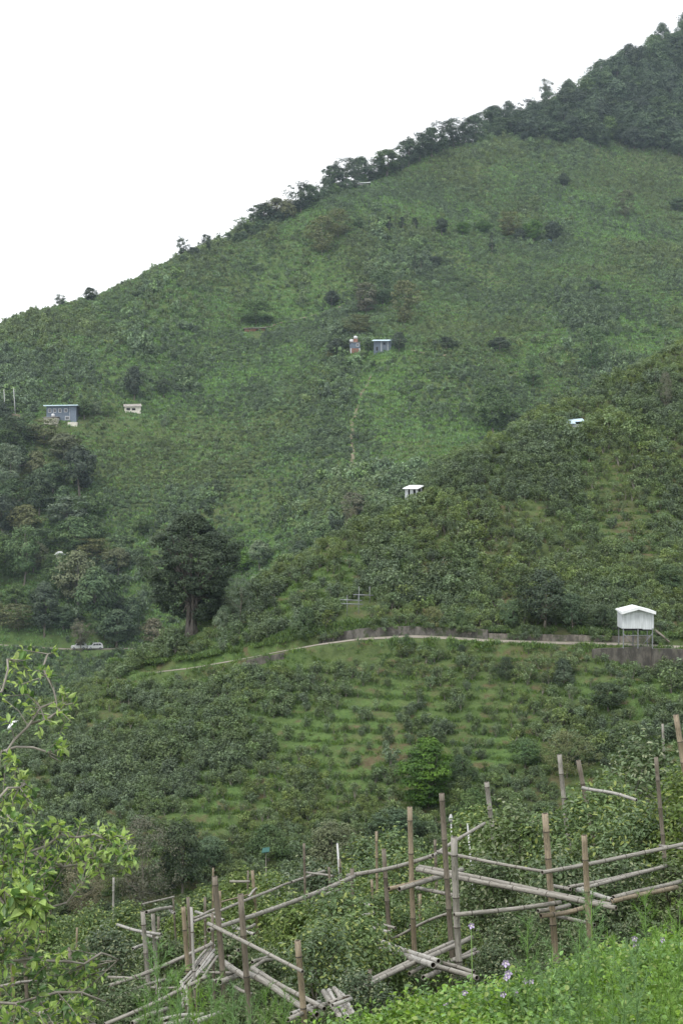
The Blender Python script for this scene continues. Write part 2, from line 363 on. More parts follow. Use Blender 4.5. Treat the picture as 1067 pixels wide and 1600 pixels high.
def height(X, Y, full=False):
    X = np.asarray(X, float); Y = np.asarray(Y, float)
    zm = main_s(X, Y) + (fbm(X/45, Y/45, 3, 4)-0.5)*9*sstep(350, 450, Y) + (fbm(X/11, Y/11, 5, 3)-0.5)*1.6
    zs = spur_s(X, Y) + (fbm(X/9, Y/9, 11, 4)-0.5)*1.3
    # terraces: treads and risers that follow the contours
    ph = zs/0.85 + 1.3*fbm(X/11, Y/11, 21, 3); fr = ph-np.floor(ph)
    zs = zs + 0.85*0.5*(sstep(0.45, 0.95, fr)-fr)*sstep(0.25, 0.5, fbm(X/20, Y/20, 31, 2)+0.08)
    phm = zm/1.6 + 0.5*fbm(X/30, Y/30, 23, 2); frm = phm-np.floor(phm)
    zm = zm + 1.6*0.4*(sstep(0.45, 0.95, frm)-frm)
    zn = near_s(X, Y) + (fbm(X/3, Y/3, 17, 3)-0.5)*0.35*sstep(2, 30, Y) + (fbm(X/9, Y/9, 19, 3)-0.5)*1.0*sstep(15, 60, Y)
    z = np.maximum(np.maximum(zm, zs), zn)
    d, rz = polydist(X, Y, road1)
    back = Y > np.interp(X, road1[::-1, 0], road1[::-1, 1])      # uphill side
    w = np.where(back, sstep(2.9, 2.0, d), sstep(2.9, 1.9, d))
    z = np.where((~back) & (d < 7), np.minimum(z, rz-0.02-0.28*np.maximum(d-1.7, 0)), z)
    z = z*(1-w) + rz*w
    # dug away in front of the lower retaining wall
    xw = (930-CX)*144/F
    dg = sstep(xw-0.5, xw+5, X)*sstep(2.0, 2.3, d)*sstep(9, 4, d)*(~back)
    z = z - dg*1.3
    d2, rz2 = polydist(X, Y, road2)
    w = sstep(6, 2.2, d2); z = z*(1-w) + rz2*w
    if full: return z, zm, zs, zn, fr, frm, d
    return z
def H1(x, y): return float(height(np.array([x]), np.array([y]))[0])
def hit(px, py, d0, d1):
    """first terrain point on the ray through a pixel between two depths"""
    d = np.linspace(d0, d1, 900); x = (px-CX)*d/F; zr = (CY-py)*d/F
    z = height(x, d); k = np.argmax(z >= zr)
    if z[k] < zr[k]: k = int(np.argmin(zr-z))
    return Vector((x[k], d[k], z[k]))

rows = np.concatenate([np.arange(-6, 20, 0.25), np.arange(20, 110, 0.8), np.arange(110, 222, 0.33), np.arange(222, 340, 1.5), np.arange(340, 1010, 1.8), np.arange(1010, 1500, 14)])
cols = np.concatenate([np.linspace(-2600, -260, 40), np.arange(-250, 1320, 3.0), np.linspace(1330, 3600, 40)])
U, D = np.meshgrid((cols-CX)/F, rows)
GX = U*(D+14); GY = D
GZ, zm, zs, zn, fr, frm, rd = height(GX, GY, True)
nr, nc = GX.shape
idx = np.arange(nr*nc).reshape(nr, nc)
quads = np.stack([idx[:-1, :-1], idx[:-1, 1:], idx[1:, 1:], idx[1:, :-1]], -1).reshape(-1, 4)
me = mesh_np('hillside', np.stack([GX, GY, GZ], -1).reshape(-1, 3), [quads], smooth=True)

def wblob(px, py, d0, d1, rx, ry):
    p = hit(px, py, d0, d1); return (p.x, p.y, rx, ry)
def blobs(X, Y, L):
    r = np.zeros(X.shape)
    for (x, y, rx, ry) in L: r = np.maximum(r, np.exp(-(((X-x)/rx)**2+((Y-y)/ry)**2)))
    return r
soilB = [wblob(730,880,140,200,6,7), wblob(690,900,140,200,3,4), wblob(800,940,140,200,6,4), wblob(700,965,140,200,8,3), wblob(980,830,140,200,3,8), wblob(620,1190,115,150,4,2)]
lushB = [wblob(1000,1070,115,160,9,4), wblob(580,1130,110,150,13,7), wblob(610,1190,110,150,8,5), wblob(520,1210,110,150,8,6), wblob(760,1190,110,150,12,4), wblob(330,1250,110,150,5,6), wblob(450,930,150,180,6,5), wblob(340,1015,150,170,10,4),
         wblob(420,890,330,480,14,30), wblob(200,960,330,480,30,20), wblob(30,960,330,480,30,20), wblob(250,520,400,700,18,60), wblob(240,610,400,600,25,20), wblob(470,470,400,800,22,30), wblob(730,680,330,600,14,25), wblob(600,600,330,600,14,40),
         wblob(1000,520,300,700,30,40), wblob(960,350,300,900,40,40), wblob(350,600,400,700,20,20), wblob(860,560,400,700,16,25), wblob(640,330,300,900,40,15)]
fx, fy = GX.ravel(), GY.ravel()
onspur = (zs >= zm).ravel()
sc = np.where(onspur, 6.0, 22.0)
soil = blobs(fx, fy, soilB)*1.0 + sstep(0.55, 0.75, fbm(fx/sc, fy/sc, 41, 4))*np.where(onspur, 0.7, 0.25)
lush = blobs(fx, fy, lushB)*1.0 + sstep(0.5, 0.75, fbm(fx/sc, fy/sc, 47, 4))*0.6
riser = np.where(onspur, sstep(0.42, 0.6, fr.ravel())*sstep(1.0, 0.85, fr.ravel()), 0.35*sstep(0.42, 0.6, frm.ravel())*sstep(1.0, 0.85, frm.ravel()))
for nm, arr in (('soil', soil), ('lush', lush), ('riser', riser), ('far', sstep(260, 420, fy))):
    a = me.attributes.new(nm, 'FLOAT', 'POINT'); a.data.foreach_set('value', np.clip(arr, 0, 1).astype(np.float32))

gm, n, o = newmat('hill_ground')
geo = N(n, 'ShaderNodeNewGeometry'); pos = geo.outputs['Position']
def att(nm): return N(n, 'ShaderNodeAttribute', attribute_name=nm).outputs['Fac']
gr = mixc(n, ramp(n, noise(n, 0.7, 5, pos, 0.65), 0.35, 0.65), (0.055, 0.078, 0.03), (0.088, 0.118, 0.045))
gr = mixc(n, att('lush'), gr, mixc(n, ramp(n, noise(n, 2.5, 3, pos), 0.3, 0.7), (0.065, 0.115, 0.035), (0.10, 0.16, 0.05)))
so = mixc(n, ramp(n, noise(n, 1.7, 6, pos, 0.7), 0.35, 0.65), (0.085, 0.072, 0.040), (0.13, 0.11, 0.062))
ms1 = N(n, 'ShaderNodeMath', operation='MULTIPLY'); n.links.new(att('riser'), ms1.inputs[0]); n.links.new(ramp(n, noise(n, 0.6, 5, pos), 0.50, 0.66), ms1.inputs[1])
mm = N(n, 'ShaderNodeMath', operation='MAXIMUM'); n.links.new(ms1.outputs[0], mm.inputs[0])
ms2 = N(n, 'ShaderNodeMath', operation='MULTIPLY'); n.links.new(att('soil'), ms2.inputs[0]); n.links.new(ramp(n, noise(n, 0.9, 5, pos, 0.7), 0.40, 0.58), ms2.inputs[1])
n.links.new(ms2.outputs[0], mm.inputs[1])
c = mixc(n, mm.outputs[0], gr, so)
pb = N(n, 'ShaderNodeBsdfPrincipled'); n.links.new(c, pb.inputs['Base Color']); pb.inputs['Roughness'].default_value = 0.95; pb.inputs['Specular IOR Level'].default_value = 0.1
bp = N(n, 'ShaderNodeBump'); bp.inputs['Strength'].default_value = 0.7; bp.inputs['Distance'].default_value = 0.25
n.links.new(noise(n, 2.0, 6, pos, 0.7), bp.inputs['Height']); n.links.new(bp.outputs[0], pb.inputs['Normal'])
n.links.new(pb.outputs[0], o.inputs[0])
ground = link('hillside', me, gm); tag(ground, kind='structure')

# roads and paths
def strip(name, pts, w, mat, dz=0.05, follow=False, kind='structure', label=None):
    pts = np.array([tuple(p) for p in pts]); seg = np.linalg.norm(np.diff(pts[:, :2], axis=0), axis=1); cs = np.concatenate([[0], np.cumsum(seg)])
    s = np.arange(0, cs[-1], 0.7 if cs[-1] < 300 else 2.0)
    c = np.stack([np.interp(s, cs, pts[:, k]) for k in range(3)], 1)
    if follow: c[:, :2] += np.stack([np.sin(s*0.9)*0.25+np.sin(s*0.37)*0.3, np.cos(s*0.7)*0.3], 1)
    t = np.gradient(c[:, :2], axis=0); t /= np.linalg.norm(t, axis=1)[:, None]; nrm = np.stack([-t[:, 1], t[:, 0]], 1)
    V = []; K = 5
    if follow: PATHS.append(c[:, :2].copy())
    ww = w*(1+0.25*(vnoise(s*0.5, s*0, 5)-0.5)) if follow else w*(1+0.10*(vnoise(s*0.4, s*0, 5)-0.5))
    for k in range(K):
        f = (k/(K-1)-0.5)*ww
        q = c[:, :2]+nrm*(f[:, None] if hasattr(f, '__len__') else f)
        z = height(q[:, 0], q[:, 1])+dz if follow else c[:, 2]+dz-(0.03 if k in (0, K-1) else 0)
        V.append(np.column_stack([q, z]))
    V = np.stack(V, 1); m = len(s); id_ = np.arange(m*K).reshape(m, K)
    Q = np.stack([id_[:-1, :-1], id_[1:, :-1], id_[1:, 1:], id_[:-1, 1:]], -1).reshape(-1, 4)
    o = link(name, mesh_np(name, V.reshape(-1, 3), [Q], smooth=True), mat); tag(o, kind=kind); return o
strip('road', road1, 2.8, M['road'], 0.06)
strip('road', road2, 3.6, M['road'], 0.10)
strip('footpath', [hit(x, y, 330, 700) for x, y in ((552,742),(551,715),(550,690),(549,665),(554,650),(558,632),(564,618),(574,600),(580,585))], 0.95, M['path'], 0.2, True)
strip('footpath', [hit(x, y, 330, 700) for x, y in ((640,550),(670,553),(710,558))], 0.6, M['path'], 0.25, True)
strip('footpath', [hit(x, y, 400, 760) for x, y in ((412,512),(440,505),(470,498),(505,490),(530,480),(548,472))], 0.8, M['path'], 0.25, True)
strip('footpath', [hit(x, y, 400, 760) for x, y in ((0,652),(18,651),(34,653))], 1.6, M['path'], 0.3, True)

# ------------------------------------------------------------------ foliage builders
def unit(v): return v/np.maximum(np.linalg.norm(v, axis=1), 1e-6)[:, None]
def leaves(r, pos, nrm, L, Wd, near=False, droop=0.0):
    """one leaf per row: diamond (far) or folded two-quad blade (near); returns V, faces(list)"""
    n = len(pos); rnd = unit(r.normal(size=(n, 3)))
    a = unit(np.cross(nrm, rnd)); b = unit(np.cross(nrm, a)); L = L*(0.7+0.6*r.random(n))[:, None]; Wd = L*Wd
    if not near:
        V = np.stack([pos-a*L/2, pos+b*Wd/2+nrm*L*0.08, pos+a*L/2-nrm*L*droop, pos-b*Wd/2+nrm*L*0.08], 1).reshape(-1, 3)
        return V, [np.arange(n*4).reshape(n, 4)]
    up = nrm*Wd*0.22
    V = np.stack([pos, pos+a*L*0.3+b*Wd/2+up, pos+a*L*0.7+b*Wd*0.4+up*0.8-nrm*L*0.04, pos+a*L-nrm*L*0.12,
                  pos+a*L*0.7-b*Wd*0.4+up*0.8-nrm*L*0.04, pos+a*L*0.3-b*Wd/2+up], 1).reshape(-1, 3)
    i = np.arange(n)[:, None]*6
    return V, [np.concatenate([i+np.array([[0, 3, 2, 1]]), i+np.array([[0, 5, 4, 3]])], 0)]

def clusters(r, n, R, z0, z1, shape='round', fill=0.55, la=1.0):
    """cluster centres in a crown between z0 and z1, max radius R"""
    t = r.random(n); ang = r.random(n)*2*np.pi
    if shape == 'cone': prof = (1-t)**0.8*1.0+0.08
    elif shape == 'low': prof = np.sqrt(np.clip(1-t**2, 0.02, 1))
    elif shape == 'flat': prof = np.sqrt(np.clip(1-(2*t-1.1)**2*0.8, 0.05, 1))
    else: prof = np.sqrt(np.clip(1-(2*t-0.95)**2, 0.06, 1))
    lob = 1+la*(0.28*np.sin(ang*2+r.random()*6)+0.18*np.sin(ang*3+r.random()*6)+0.12*np.sin(t*9+r.random()*6))
    rad = R*prof*lob*(fill+(1-fill)*r.random(n)**0.5)*0.85
    return np.stack([rad*np.cos(ang), rad*np.sin(ang), z0+(z1-z0)*t], 1)

def crown_mesh(name, r, cc, cr_, nl, L, Wd=0.6, flat=0.6, near=False, upb=0.35):
    n = len(cc); k = np.repeat(np.arange(n), nl); m = len(k)
    d = unit(r.normal(size=(m, 3))+np.array([0, 0, 0.25])); rr = cr_*(0.6+0.8*r.random(n))[k]
    pos = cc[k]+d*(rr*(0.35+0.65*r.random(m)**0.5))[:, None]*np.array([1, 1, flat])
    og = unit(pos-np.array([0, 0, cc[:, 2].mean()*0.8]))
    nr_ = unit(d*0.6+og*0.55+r.normal(size=(m, 3))*0.33+np.array([0, 0, upb]))
    V, Fs = leaves(r, pos, nr_, L, Wd, near)
    return mesh_np(name, V, Fs)

def trunk_mesh(name, r, cc, H, cb, rad, nlimb=7, sides=6, twigs=0):
    """tapered trunk with limbs that reach into the crown's clusters"""
    mb = MB(); top = H*0.8; bend = r.normal(size=2)*H*0.03
    pts = [(0, 0, -0.4)]+[(bend[0]*math.sin(t*2.5), bend[1]*math.sin(t*2), top*t) for t in np.linspace(0.05, 1, 7)]
    mb.tube(pts, [rad*1.5]+[rad*(1.12-0.95*t) for t in np.linspace(0.05, 1, 7)], sides+2)
    order = r.permutation(len(cc))[:nlimb+twigs]
    for j, q in enumerate(order):
        e = Vector(cc[q]); s = min(max(cb*0.7, e.z*0.55), top*0.9); f = s/top
        b = Vector((bend[0]*math.sin(f*2.5), bend[1]*math.sin(f*2), s)); mid = b.lerp(e, 0.5)+Vector((0, 0, -0.08*H*0.3))+Vector(r.normal(size=3))*0.03*H
        rr = rad*0.45 if j < nlimb else rad*0.2
        mb.tube([b, b.lerp(mid, 0.5), mid, mid.lerp(e, 0.5)+Vector(r.normal(size=3))*0.02*H, e], [rr, rr*0.8, rr*0.6, rr*0.42, rr*0.2], sides-1 if sides > 4 else 4)
    return mb.mesh(name)

KIND = {  # H, R, crown base, shape, clusters, leaves per cluster, cluster radius, leaf length, trunk radius
    'round': (10, 4.2, 1.8, 'round', 90, 60, 1.15, 0.44, 0.22), 'airy': (11, 4.2, 2.2, 'flat', 64, 60, 1.1, 0.38, 0.16), 'dome': (12, 5.6, 1.0, 'round', 110, 46, 1.7, 0.62, 0.25),
    'cone': (9, 2.0, 0.8, 'cone', 40, 18, 0.7, 0.5, 0.16), 'low': (5.5, 3.8, 0.3, 'low', 70, 40, 0.95, 0.36, 0.14),
    'wispy': (11, 3.6, 0.8, 'flat', 100, 42, 0.95, 0.36, 0.10),
    'round_n': (6.5, 3.0, 1.2, 'round', 130, 42, 0.62, 0.24, 0.14), 'low_n': (4.2, 3.0, 0.15, 'low', 130, 40, 0.6, 0.2, 0.1),
    'wispy_n': (6.5, 3.0, 0.5, 'round', 170, 40, 0.55, 0.13, 0.08), 'layer_n': (7.0, 2.6, 0.2, 'round', 190, 75, 0.62, 0.22, 0.12)}
cache = {}
def tree_data(kind, v):
    if (kind, v) not in cache:
        H, R, cb, sh, ncl, nl, cr_, L, tr = KIND[kind]; r = np.random.default_rng(sum(map(ord, kind))*7+v)
        cc = clusters(r, ncl, R-cr_*0.5, cb+cr_*0.4, H-cr_*0.5, sh, 0.45)
        cache[(kind, v)] = (trunk_mesh('trunk', r, cc, H, cb, tr, 8, 6), crown_mesh('crown', r, cc, cr_, nl, L, 0.62, 0.38 if kind == 'layer_n' else 0.62))
    return cache[(kind, v)]
nvar = {}
def tree(name, loc, kind, mat, h, w, label, cat='tree', group=None, rz=None, trunkmat='bark'):
    """h, w in metres"""
    Hk, Rk = KIND[kind][0], KIND[kind][1]; nvar[kind] = nvar.get(kind, -1)+1; v = nvar[kind] % 3
    tm, cm = tree_data(kind, v)
    e = empty(name, loc, random.random()*6.28 if rz is None else rz); e.scale = (w/(2*Rk), w/(2*Rk), h/Hk)
    tag(e, label, cat, group)
    t = link('trunk', tm, M[trunkmat], e); c_ = link('crown', cm, M['t_mid'], e)
    c_.material_slots[0].link = 'OBJECT'; c_.material_slots[0].material = M[mat]
    return e

# ------------------------------------------------------------------ scatter machinery
# visibility on a pixel-column basis: is a point (plus height) above everything nearer?
vcols = np.arange(-260, 1330, 6.0); vd = np.concatenate([np.arange(20, 120, 1.5), np.arange(120, 230, 0.8), np.arange(230, 1100, 3)])
VU, VD = np.meshgrid((vcols-CX)/F, vd); VZ = height(VU*VD, VD); VA = np.maximum.accumulate(VZ/VD, axis=0)
def visible(x, y, z, hgt, margin=2.0):
    u = x/y*F+CX; ci = np.clip(np.round((u-vcols[0])/6).astype(int), 0, len(vcols)-1)
    di = np.clip(np.searchsorted(vd, y-margin)-1, 0, len(vd)-1)
    return ((z+hgt)/y > VA[di, ci]-0.002) & (u > -230) & (u < 1300)

def gn_scatter(name, pts, rot, scl, idx_, variants, label, cat=None):
    me = bpy.data.meshes.new(name); me.vertices.add(len(pts)); me.vertices.foreach_set('co', pts.astype(np.float32).ravel())
    a = me.attributes.new('rot', 'FLOAT_VECTOR', 'POINT'); a.data.foreach_set('vector', rot.astype(np.float32).ravel())
    a = me.attributes.new('scl', 'FLOAT_VECTOR', 'POINT'); a.data.foreach_set('vector', scl.astype(np.float32).ravel())
    a = me.attributes.new('pick', 'INT', 'POINT'); a.data.foreach_set('value', idx_.astype(np.int32))
    me.update(); o = link(name, me); tag(o, label, cat, kind='stuff')
    col = bpy.data.collections.new(name+'_kinds')
    for i, v in enumerate(variants):
        s = bpy.data.objects.new('%s_kind_%d' % (name, i), v); col.objects.link(s)
    g = bpy.data.node_groups.new(name+'_nodes', 'GeometryNodeTree')
    g.interface.new_socket('Geometry', in_out='INPUT', socket_type='NodeSocketGeometry'); g.interface.new_socket('Geometry', in_out='OUTPUT', socket_type='NodeSocketGeometry')
    gi = g.nodes.new('NodeGroupInput'); go = g.nodes.new('NodeGroupOutput'); ip = g.nodes.new('GeometryNodeInstanceOnPoints')
    ci = g.nodes.new('GeometryNodeCollectionInfo'); ci.inputs['Collection'].default_value = col; ci.inputs['Separate Children'].default_value = True; ci.inputs['Reset Children'].default_value = True
    def na(nm, ty):
        x = g.nodes.new('GeometryNodeInputNamedAttribute'); x.data_type = ty; x.inputs['Name'].default_value = nm; return x.outputs[0]
    ip.inputs['Pick Instance'].default_value = True
    g.links.new(gi.outputs[0], ip.inputs['Points']); g.links.new(ci.outputs[0], ip.inputs['Instance'])
    g.links.new(na('pick', 'INT'), ip.inputs['Instance Index'])
    er = g.nodes.new('FunctionNodeEulerToRotation'); g.links.new(na('rot', 'FLOAT_VECTOR'), er.inputs[0]); g.links.new(er.outputs[0], ip.inputs['Rotation'])
    g.links.new(na('scl', 'FLOAT_VECTOR'), ip.inputs['Scale']); g.links.new(ip.outputs[0], go.inputs[0])
    md = o.modifiers.new('scatter', 'NODES'); md.node_group = g
    return o

def bush_mesh(seed, R, Hh, ncl, nl, L, mat, stem=True, cr_=0.36, upb=0.3, dw=0.55):
    r = np.random.default_rng(seed); cc = clusters(r, ncl, R*0.8, Hh*0.28, Hh*0.88, 'flat', 0.3)
    n = len(cc); k = np.repeat(np.arange(n), nl); m = len(k)
    d = unit(r.normal(size=(m, 3))+np.array([0, 0, 0.2])); pos = cc[k]+d*(cr_*R*(0.3+0.9*r.random(m)))[:, None]
    pos[:, 2] = np.maximum(pos[:, 2], 0.08)
    V, Fs = leaves(r, pos, unit(d*dw+r.normal(size=(m, 3))*0.4+np.array([0, 0, upb+0.1])), L, 0.62)
    mi = np.zeros(m, int); Vs = [V]; F_ = [Fs[0]]
    if stem:
        mb = MB()
        for q in range(4):
            e = cc[q % n]; mb.tube([(0, 0, -0.15), (e[0]*0.3, e[1]*0.3, e[2]*0.5), tuple(e)], [0.04, 0.03, 0.012], 3, caps=False)
        sf = np.array(mb.f); F_.append(sf+len(V)); Vs.append(np.array(mb.v)); mi = np.concatenate([mi, np.ones(len(sf), int)])
    me = mesh_np('tea_bush', np.concatenate(Vs), F_, mi); me.materials.append(mat); me.materials.append(M['twig']); return me

def grass_mesh(seed, n, Hh, R, wdt, mat):
    r = np.random.default_rng(seed); a = r.random(n)*6.283; rr = R*r.random(n)**0.6
    b = np.stack([rr*np.cos(a), rr*np.sin(a), np.full(n, -0.05)], 1); lean = r.normal(size=(n, 2))*0.35
    h = Hh*(0.5+0.6*r.random(n)); t1 = b+np.stack([lean[:, 0]*h*0.4, lean[:, 1]*h*0.4, h*0.65], 1); t2 = b+np.stack([lean[:, 0]*h*1.1, lean[:, 1]*h*1.1, h], 1)
    q = r.random(n)*6.283; w = np.stack([np.cos(q), np.sin(q), 0*q], 1)*wdt
    V = np.stack([b-w/2, b+w/2, t1+w*0.4, t1-w*0.4, t2], 1).reshape(-1, 3); i = np.arange(n)[:, None]*5
    me = mesh_np('grass_tuft', V, [i+np.array([[0, 1, 2, 3]]), i+np.array([[3, 2, 4]])]); me.materials.append(mat); return me

bush_v = [bush_mesh(100+i, 0.85, 1.35, 15, 26, 0.17, M['tea_mid'], True) for i in range(5)]
far_v = [bush_mesh(200+i, 1.25, 1.9, 12, 15, 0.38, M['tea_far'], False, dw=0.9) for i in range(4)]
far_v += [bush_mesh(210+i, 1.2, 1.9, 12, 15, 0.36, M['far_warm'], False, dw=0.8) for i in range(3)]+[bush_mesh(220+i, 1.35, 2.3, 14, 16, 0.40, M['far_cool'], False, dw=1.0) for i in range(3)]
bush_v += [bush_mesh(130+i, 0.75, 1.5, 13, 24, 0.15, M['mid_warm'], True) for i in range(3)]+[bush_mesh(140+i, 0.95, 1.6, 18, 28, 0.18, M['mid_cool'], True, dw=0.8) for i in range(3)]
def pick(x, y, sc, nb, seed):
    """species follow patches of the slope: base, warm, cool"""
    n = len(x); v = rng.integers(0, nb, n); f = fbm(x/sc, y/sc, seed, 4)+rng.normal(size=n)*0.07
    v = np.where(f > 0.56, nb+rng.integers(0, 3, n), v); return np.where(f < 0.42, nb+3+rng.integers(0, 3, n), v)
grass_v = [grass_mesh(300+i, 26, 0.42, 0.45, 0.06, M['grass']) for i in range(3)]
grassf_v = [grass_mesh(320+i, 16, 0.65, 1.05, 0.16, M['grass_far']) for i in range(3)]
rot0 = lambda n, t=0.12: np.stack([rng.normal(size=n)*t, rng.normal(size=n)*t, rng.random(n)*6.283], 1)

# objects that bushes must keep clear of: (x, y, radius)
CLEAR = []
def clearmask(x, y):
    m = np.ones(len(x), bool)
    for c in PATHS:
        for i in range(0, len(c)): m &= (x-c[i, 0])**2+((y-c[i, 1]))**2 > 1.0
    for (cx, cy, r) in CLEAR: m &= (x-cx)**2+(y-cy)**2 > r*r
    return m
# ------------------------------------------------------------------ buildings and built things on the hills
def window(mb_parent, x, z, w, h, y, frame='white_paint'):
    f = MB(); t = 0.16
    f.box((x-w/2-t, y-0.05, z-t), (x-w/2, y+0.05, z+h+t)); f.box((x+w/2, y-0.05, z-t), (x+w/2+t, y+0.05, z+h+t))
    f.box((x-w/2, y-0.05, z-t), (x+w/2, y+0.05, z)); f.box((x-w/2, y-0.05, z+h), (x+w/2, y+0.05, z+h+t)); f.box((x-0.03, y-0.04, z), (x+0.03, y+0.04, z+h))
    fo = f.build('window', M[frame], mb_parent)
    g = MB(); g.box((x-w/2, y-0.015, z), (x-0.03, y+0.02, z+h)); g.box((x+0.03, y-0.015, z), (x+w/2, y+0.02, z+h)); g.build('pane', M['glass'], fo)

def base_at(px, py, d0, d1, clear=None):
    p = hit(px, py, d0, d1)
    if clear: CLEAR.append((p.x, p.y, clear)); CLEAR.append((p.x, p.y-clear*0.9, clear*0.8))
    return p

# white shed on steel stilts beside the road (front face 3.1 m wide)
p = Vector(((992-CX)*143.2/F, 143.2, -13.30)); CLEAR.append((p.x, p.y, 3.2))
e = empty('stilt_shed', p, math.radians(-2)); tag(e, 'white sheet metal shed raised on grey steel stilts at the roadside', 'shed')
b = MB(); b.prism([(-1.5, 1.68), (0.45, 1.68), (0.45, 1.62), (1.5, 1.60), (1.5, 3.18), (0, 3.52), (-1.5, 3.18)], -1.5, -1.46)
b.prism([(-1.5, 1.9), (1.5, 1.9), (1.5, 3.18), (0, 3.52), (-1.5, 3.18)], 1.46, 1.5); b.box((-1.5, -1.46, 1.68), (-1.58, 1.46, 3.18)); b.box((1.58, -1.46, 1.68), (1.5, 1.46, 3.18))
for k in range(1, 12): x = -1.5+k*0.25; b.box((x-0.012, -1.515, 1.70), (x+0.012, -1.5, 3.1))
b.build('wall', M['white_sheet'], e)
r_ = MB()
for s in (-1, 1):
    r_.add([(0, -2.0, 3.86), (s*1.7, -2.0, 3.42), (s*1.7, 2.0, 3.42), (0, 2.0, 3.86), (0, -2.0, 3.60), (s*1.7, -2.0, 3.12), (s*1.7, 2.0, 3.34), (0, 2.0, 3.78)],
           [(0,1,2,3),(4,7,6,5),(0,4,5,1),(1,5,6,2),(2,6,7,3)])
r_.build('roof', M['white_roof'], e)
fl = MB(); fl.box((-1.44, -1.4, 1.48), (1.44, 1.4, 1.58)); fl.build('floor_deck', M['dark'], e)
for (x, y) in ((-1.44, -1.45), (0, -1.45), (1.44, -1.45), (-1.44, 1.45), (0, 1.45), (1.44, 1.45)):
    l = MB(); l.box((x-0.05, y-0.05, -0.3), (x+0.05, y+0.05, 1.72)); l.build('leg', M['steel'], e)
for a, c_ in (((-1.5, -1.45, 1.3), (-0.55, -1.45, 0.15)), ((1.5, -1.45, 1.3), (0.55, -1.45, 0.15)), ((-1.5, -1.45, 1.0), (1.5, -1.45, 1.0))):
    l = MB(); l.tube([a, c_], 0.035, 6); l.build('brace', M['steel'], e)

# retaining walls
def wall(name, top, depth_off, mat, label, bot=None, thick=0.4, cat='retaining wall', capo=None):
    """top: list of (px, py_top, py_bottom, d)"""
    V = []; n_ = 60; tx = np.linspace(top[0][0], top[-1][0], n_); arr = np.array(top, float)
    tp = np.interp(tx, arr[:, 0], arr[:, 1])+(vnoise(tx/14, tx*0, 77)-0.5)*1.6; bt = np.interp(tx, arr[:, 0], arr[:, 2]); dd = np.interp(tx, arr[:, 0], arr[:, 3])+depth_off
    for x, t, b_, d in zip(tx, tp, bt, dd):
        a = P(x, t, d); c_ = P(x, b_, d)
        V += [(c_.x, c_.y, c_.z-0.6), (a.x, a.y, a.z), (a.x, a.y+thick, a.z), (c_.x, c_.y+thick, c_.z-0.6)]
    o_ = np.array(V[0]); V = np.array(V)-o_; id_ = np.arange(n_*4).reshape(n_, 4); fs = []
    for k in range(3): fs.append(np.stack([id_[:-1, k], id_[1:, k], id_[1:, k+1], id_[:-1, k+1]], 1)[:, ::-1])
    fs.append(id_[[0, -1]])
    o2 = link(name, mesh_np(name, V, fs), M[mat], None, tuple(o_)); tag(o2, label, cat); return o2
wall('retaining_wall', [(498,996,1007,152),(520,990,1004,151.8),(560,983,1000,151),(620,978,996,150.2),(690,980,998,149.3),(762,984,1001,148.5)], 1.95, 'wall_old', 'tall dark streaked concrete wall on the uphill side of the road, mossy along its top')
wall('retaining_wall', [(763,990,1001,148.5),(860,992,1004,147),(960,994,1006,146),(1018,993,1008,145.5)], 1.95, 'wall_pale', 'lower paler weathered wall running behind the road to the white shed')
wall('retaining_wall', [(925,1014,1032,144.5),(980,1012,1034,144),(1017,1011,1038,143.8)], -2.0, 'wall_dark', 'mossy streaked concrete wall holding up the road under the white shed')
wall('retaining_wall', [(1018,1013.5,1044,143.6),(1067,1014,1050,143.4),(1200,1018,1050,143.4)], -2.2, 'wall_dark', 'tall dark concrete wall below the road at the right edge')
wall('retaining_wall', [(385,1032,1040,153),(415,1025,1037,152.5),(444,1020,1032,152)], -1.6, 'wall_dark', 'short dark stone wall under the narrow end of the road')

# racks above the wall
for (x0, x1, yy, yb, d, lab) in ((533,567,943,962,157,'two grey rails on thin posts standing just above the retaining wall'), (552,584,929,942,160,'single grey rail on thin posts, upper of the two racks above the wall')):
    c0 = hit((x0+x1)/2, yb, 140, 180); CLEAR.append((c0.x, c0.y-0.8, 1.9)); d = c0.y; e = empty('pipe_rack', c0); tag(e, lab, 'rack', 'racks above the retaining wall')
    s = d/F; z = (CY-yy)*s-c0.z
    for k, ddz in enumerate((0, 0.42) if yy > 935 else (0,)):
        m_ = MB(); m_.tube([(-(x1-x0)/2*s-k*0.1, 0, z+ddz), ((x1-x0)/2*s-k*0.1, 0, z+ddz-0.1)], 0.055, 6); m_.build('rail', M['steel'], e)
    for xx in (-0.45*(x1-x0)/2*s, 0.6*(x1-x0)/2*s):
        m_ = MB(); m_.tube([(xx, 0, -0.5), (xx, 0, z+0.9)], 0.035, 6); m_.build('post', M['steel'], e)

def pole(px, ytop, ybot, d0, d1, rad, label, cross=None, mat='pvc', name='utility_pole', lean=0.0):
    p = hit(px, ybot, d0, d1); h = (CY-ytop)*p.y/F-p.z
    e = empty(name, p); tag(e, label, 'pole'); m_ = MB(); m_.tube([(0, 0, -0.8), (-lean*0.5, 0, h*0.5), (-lean, 0, h)], [rad*1.15, rad, rad*0.8], 8); m_.build('shaft', M[mat], e)
    if cross:
        for (zz, w) in cross:
            m_ = MB(); m_.box((-w/2, -0.05, h-zz-0.04), (w/2, 0.05, h-zz+0.04)); m_.build('crossarm', M['steel'], e)
            for s in (-1, 1): m_ = MB(); m_.tube([(s*w*0.42, 0, h-zz+0.04), (s*w*0.42, 0, h-zz+0.2)], 0.05, 6); m_.build('insulator', M['white_paint'], e)
    return e
pole(9, 608, 655, 420, 560, 0.12, 'pale concrete pole at the left edge, left of two beside the grey house', lean=0.5)
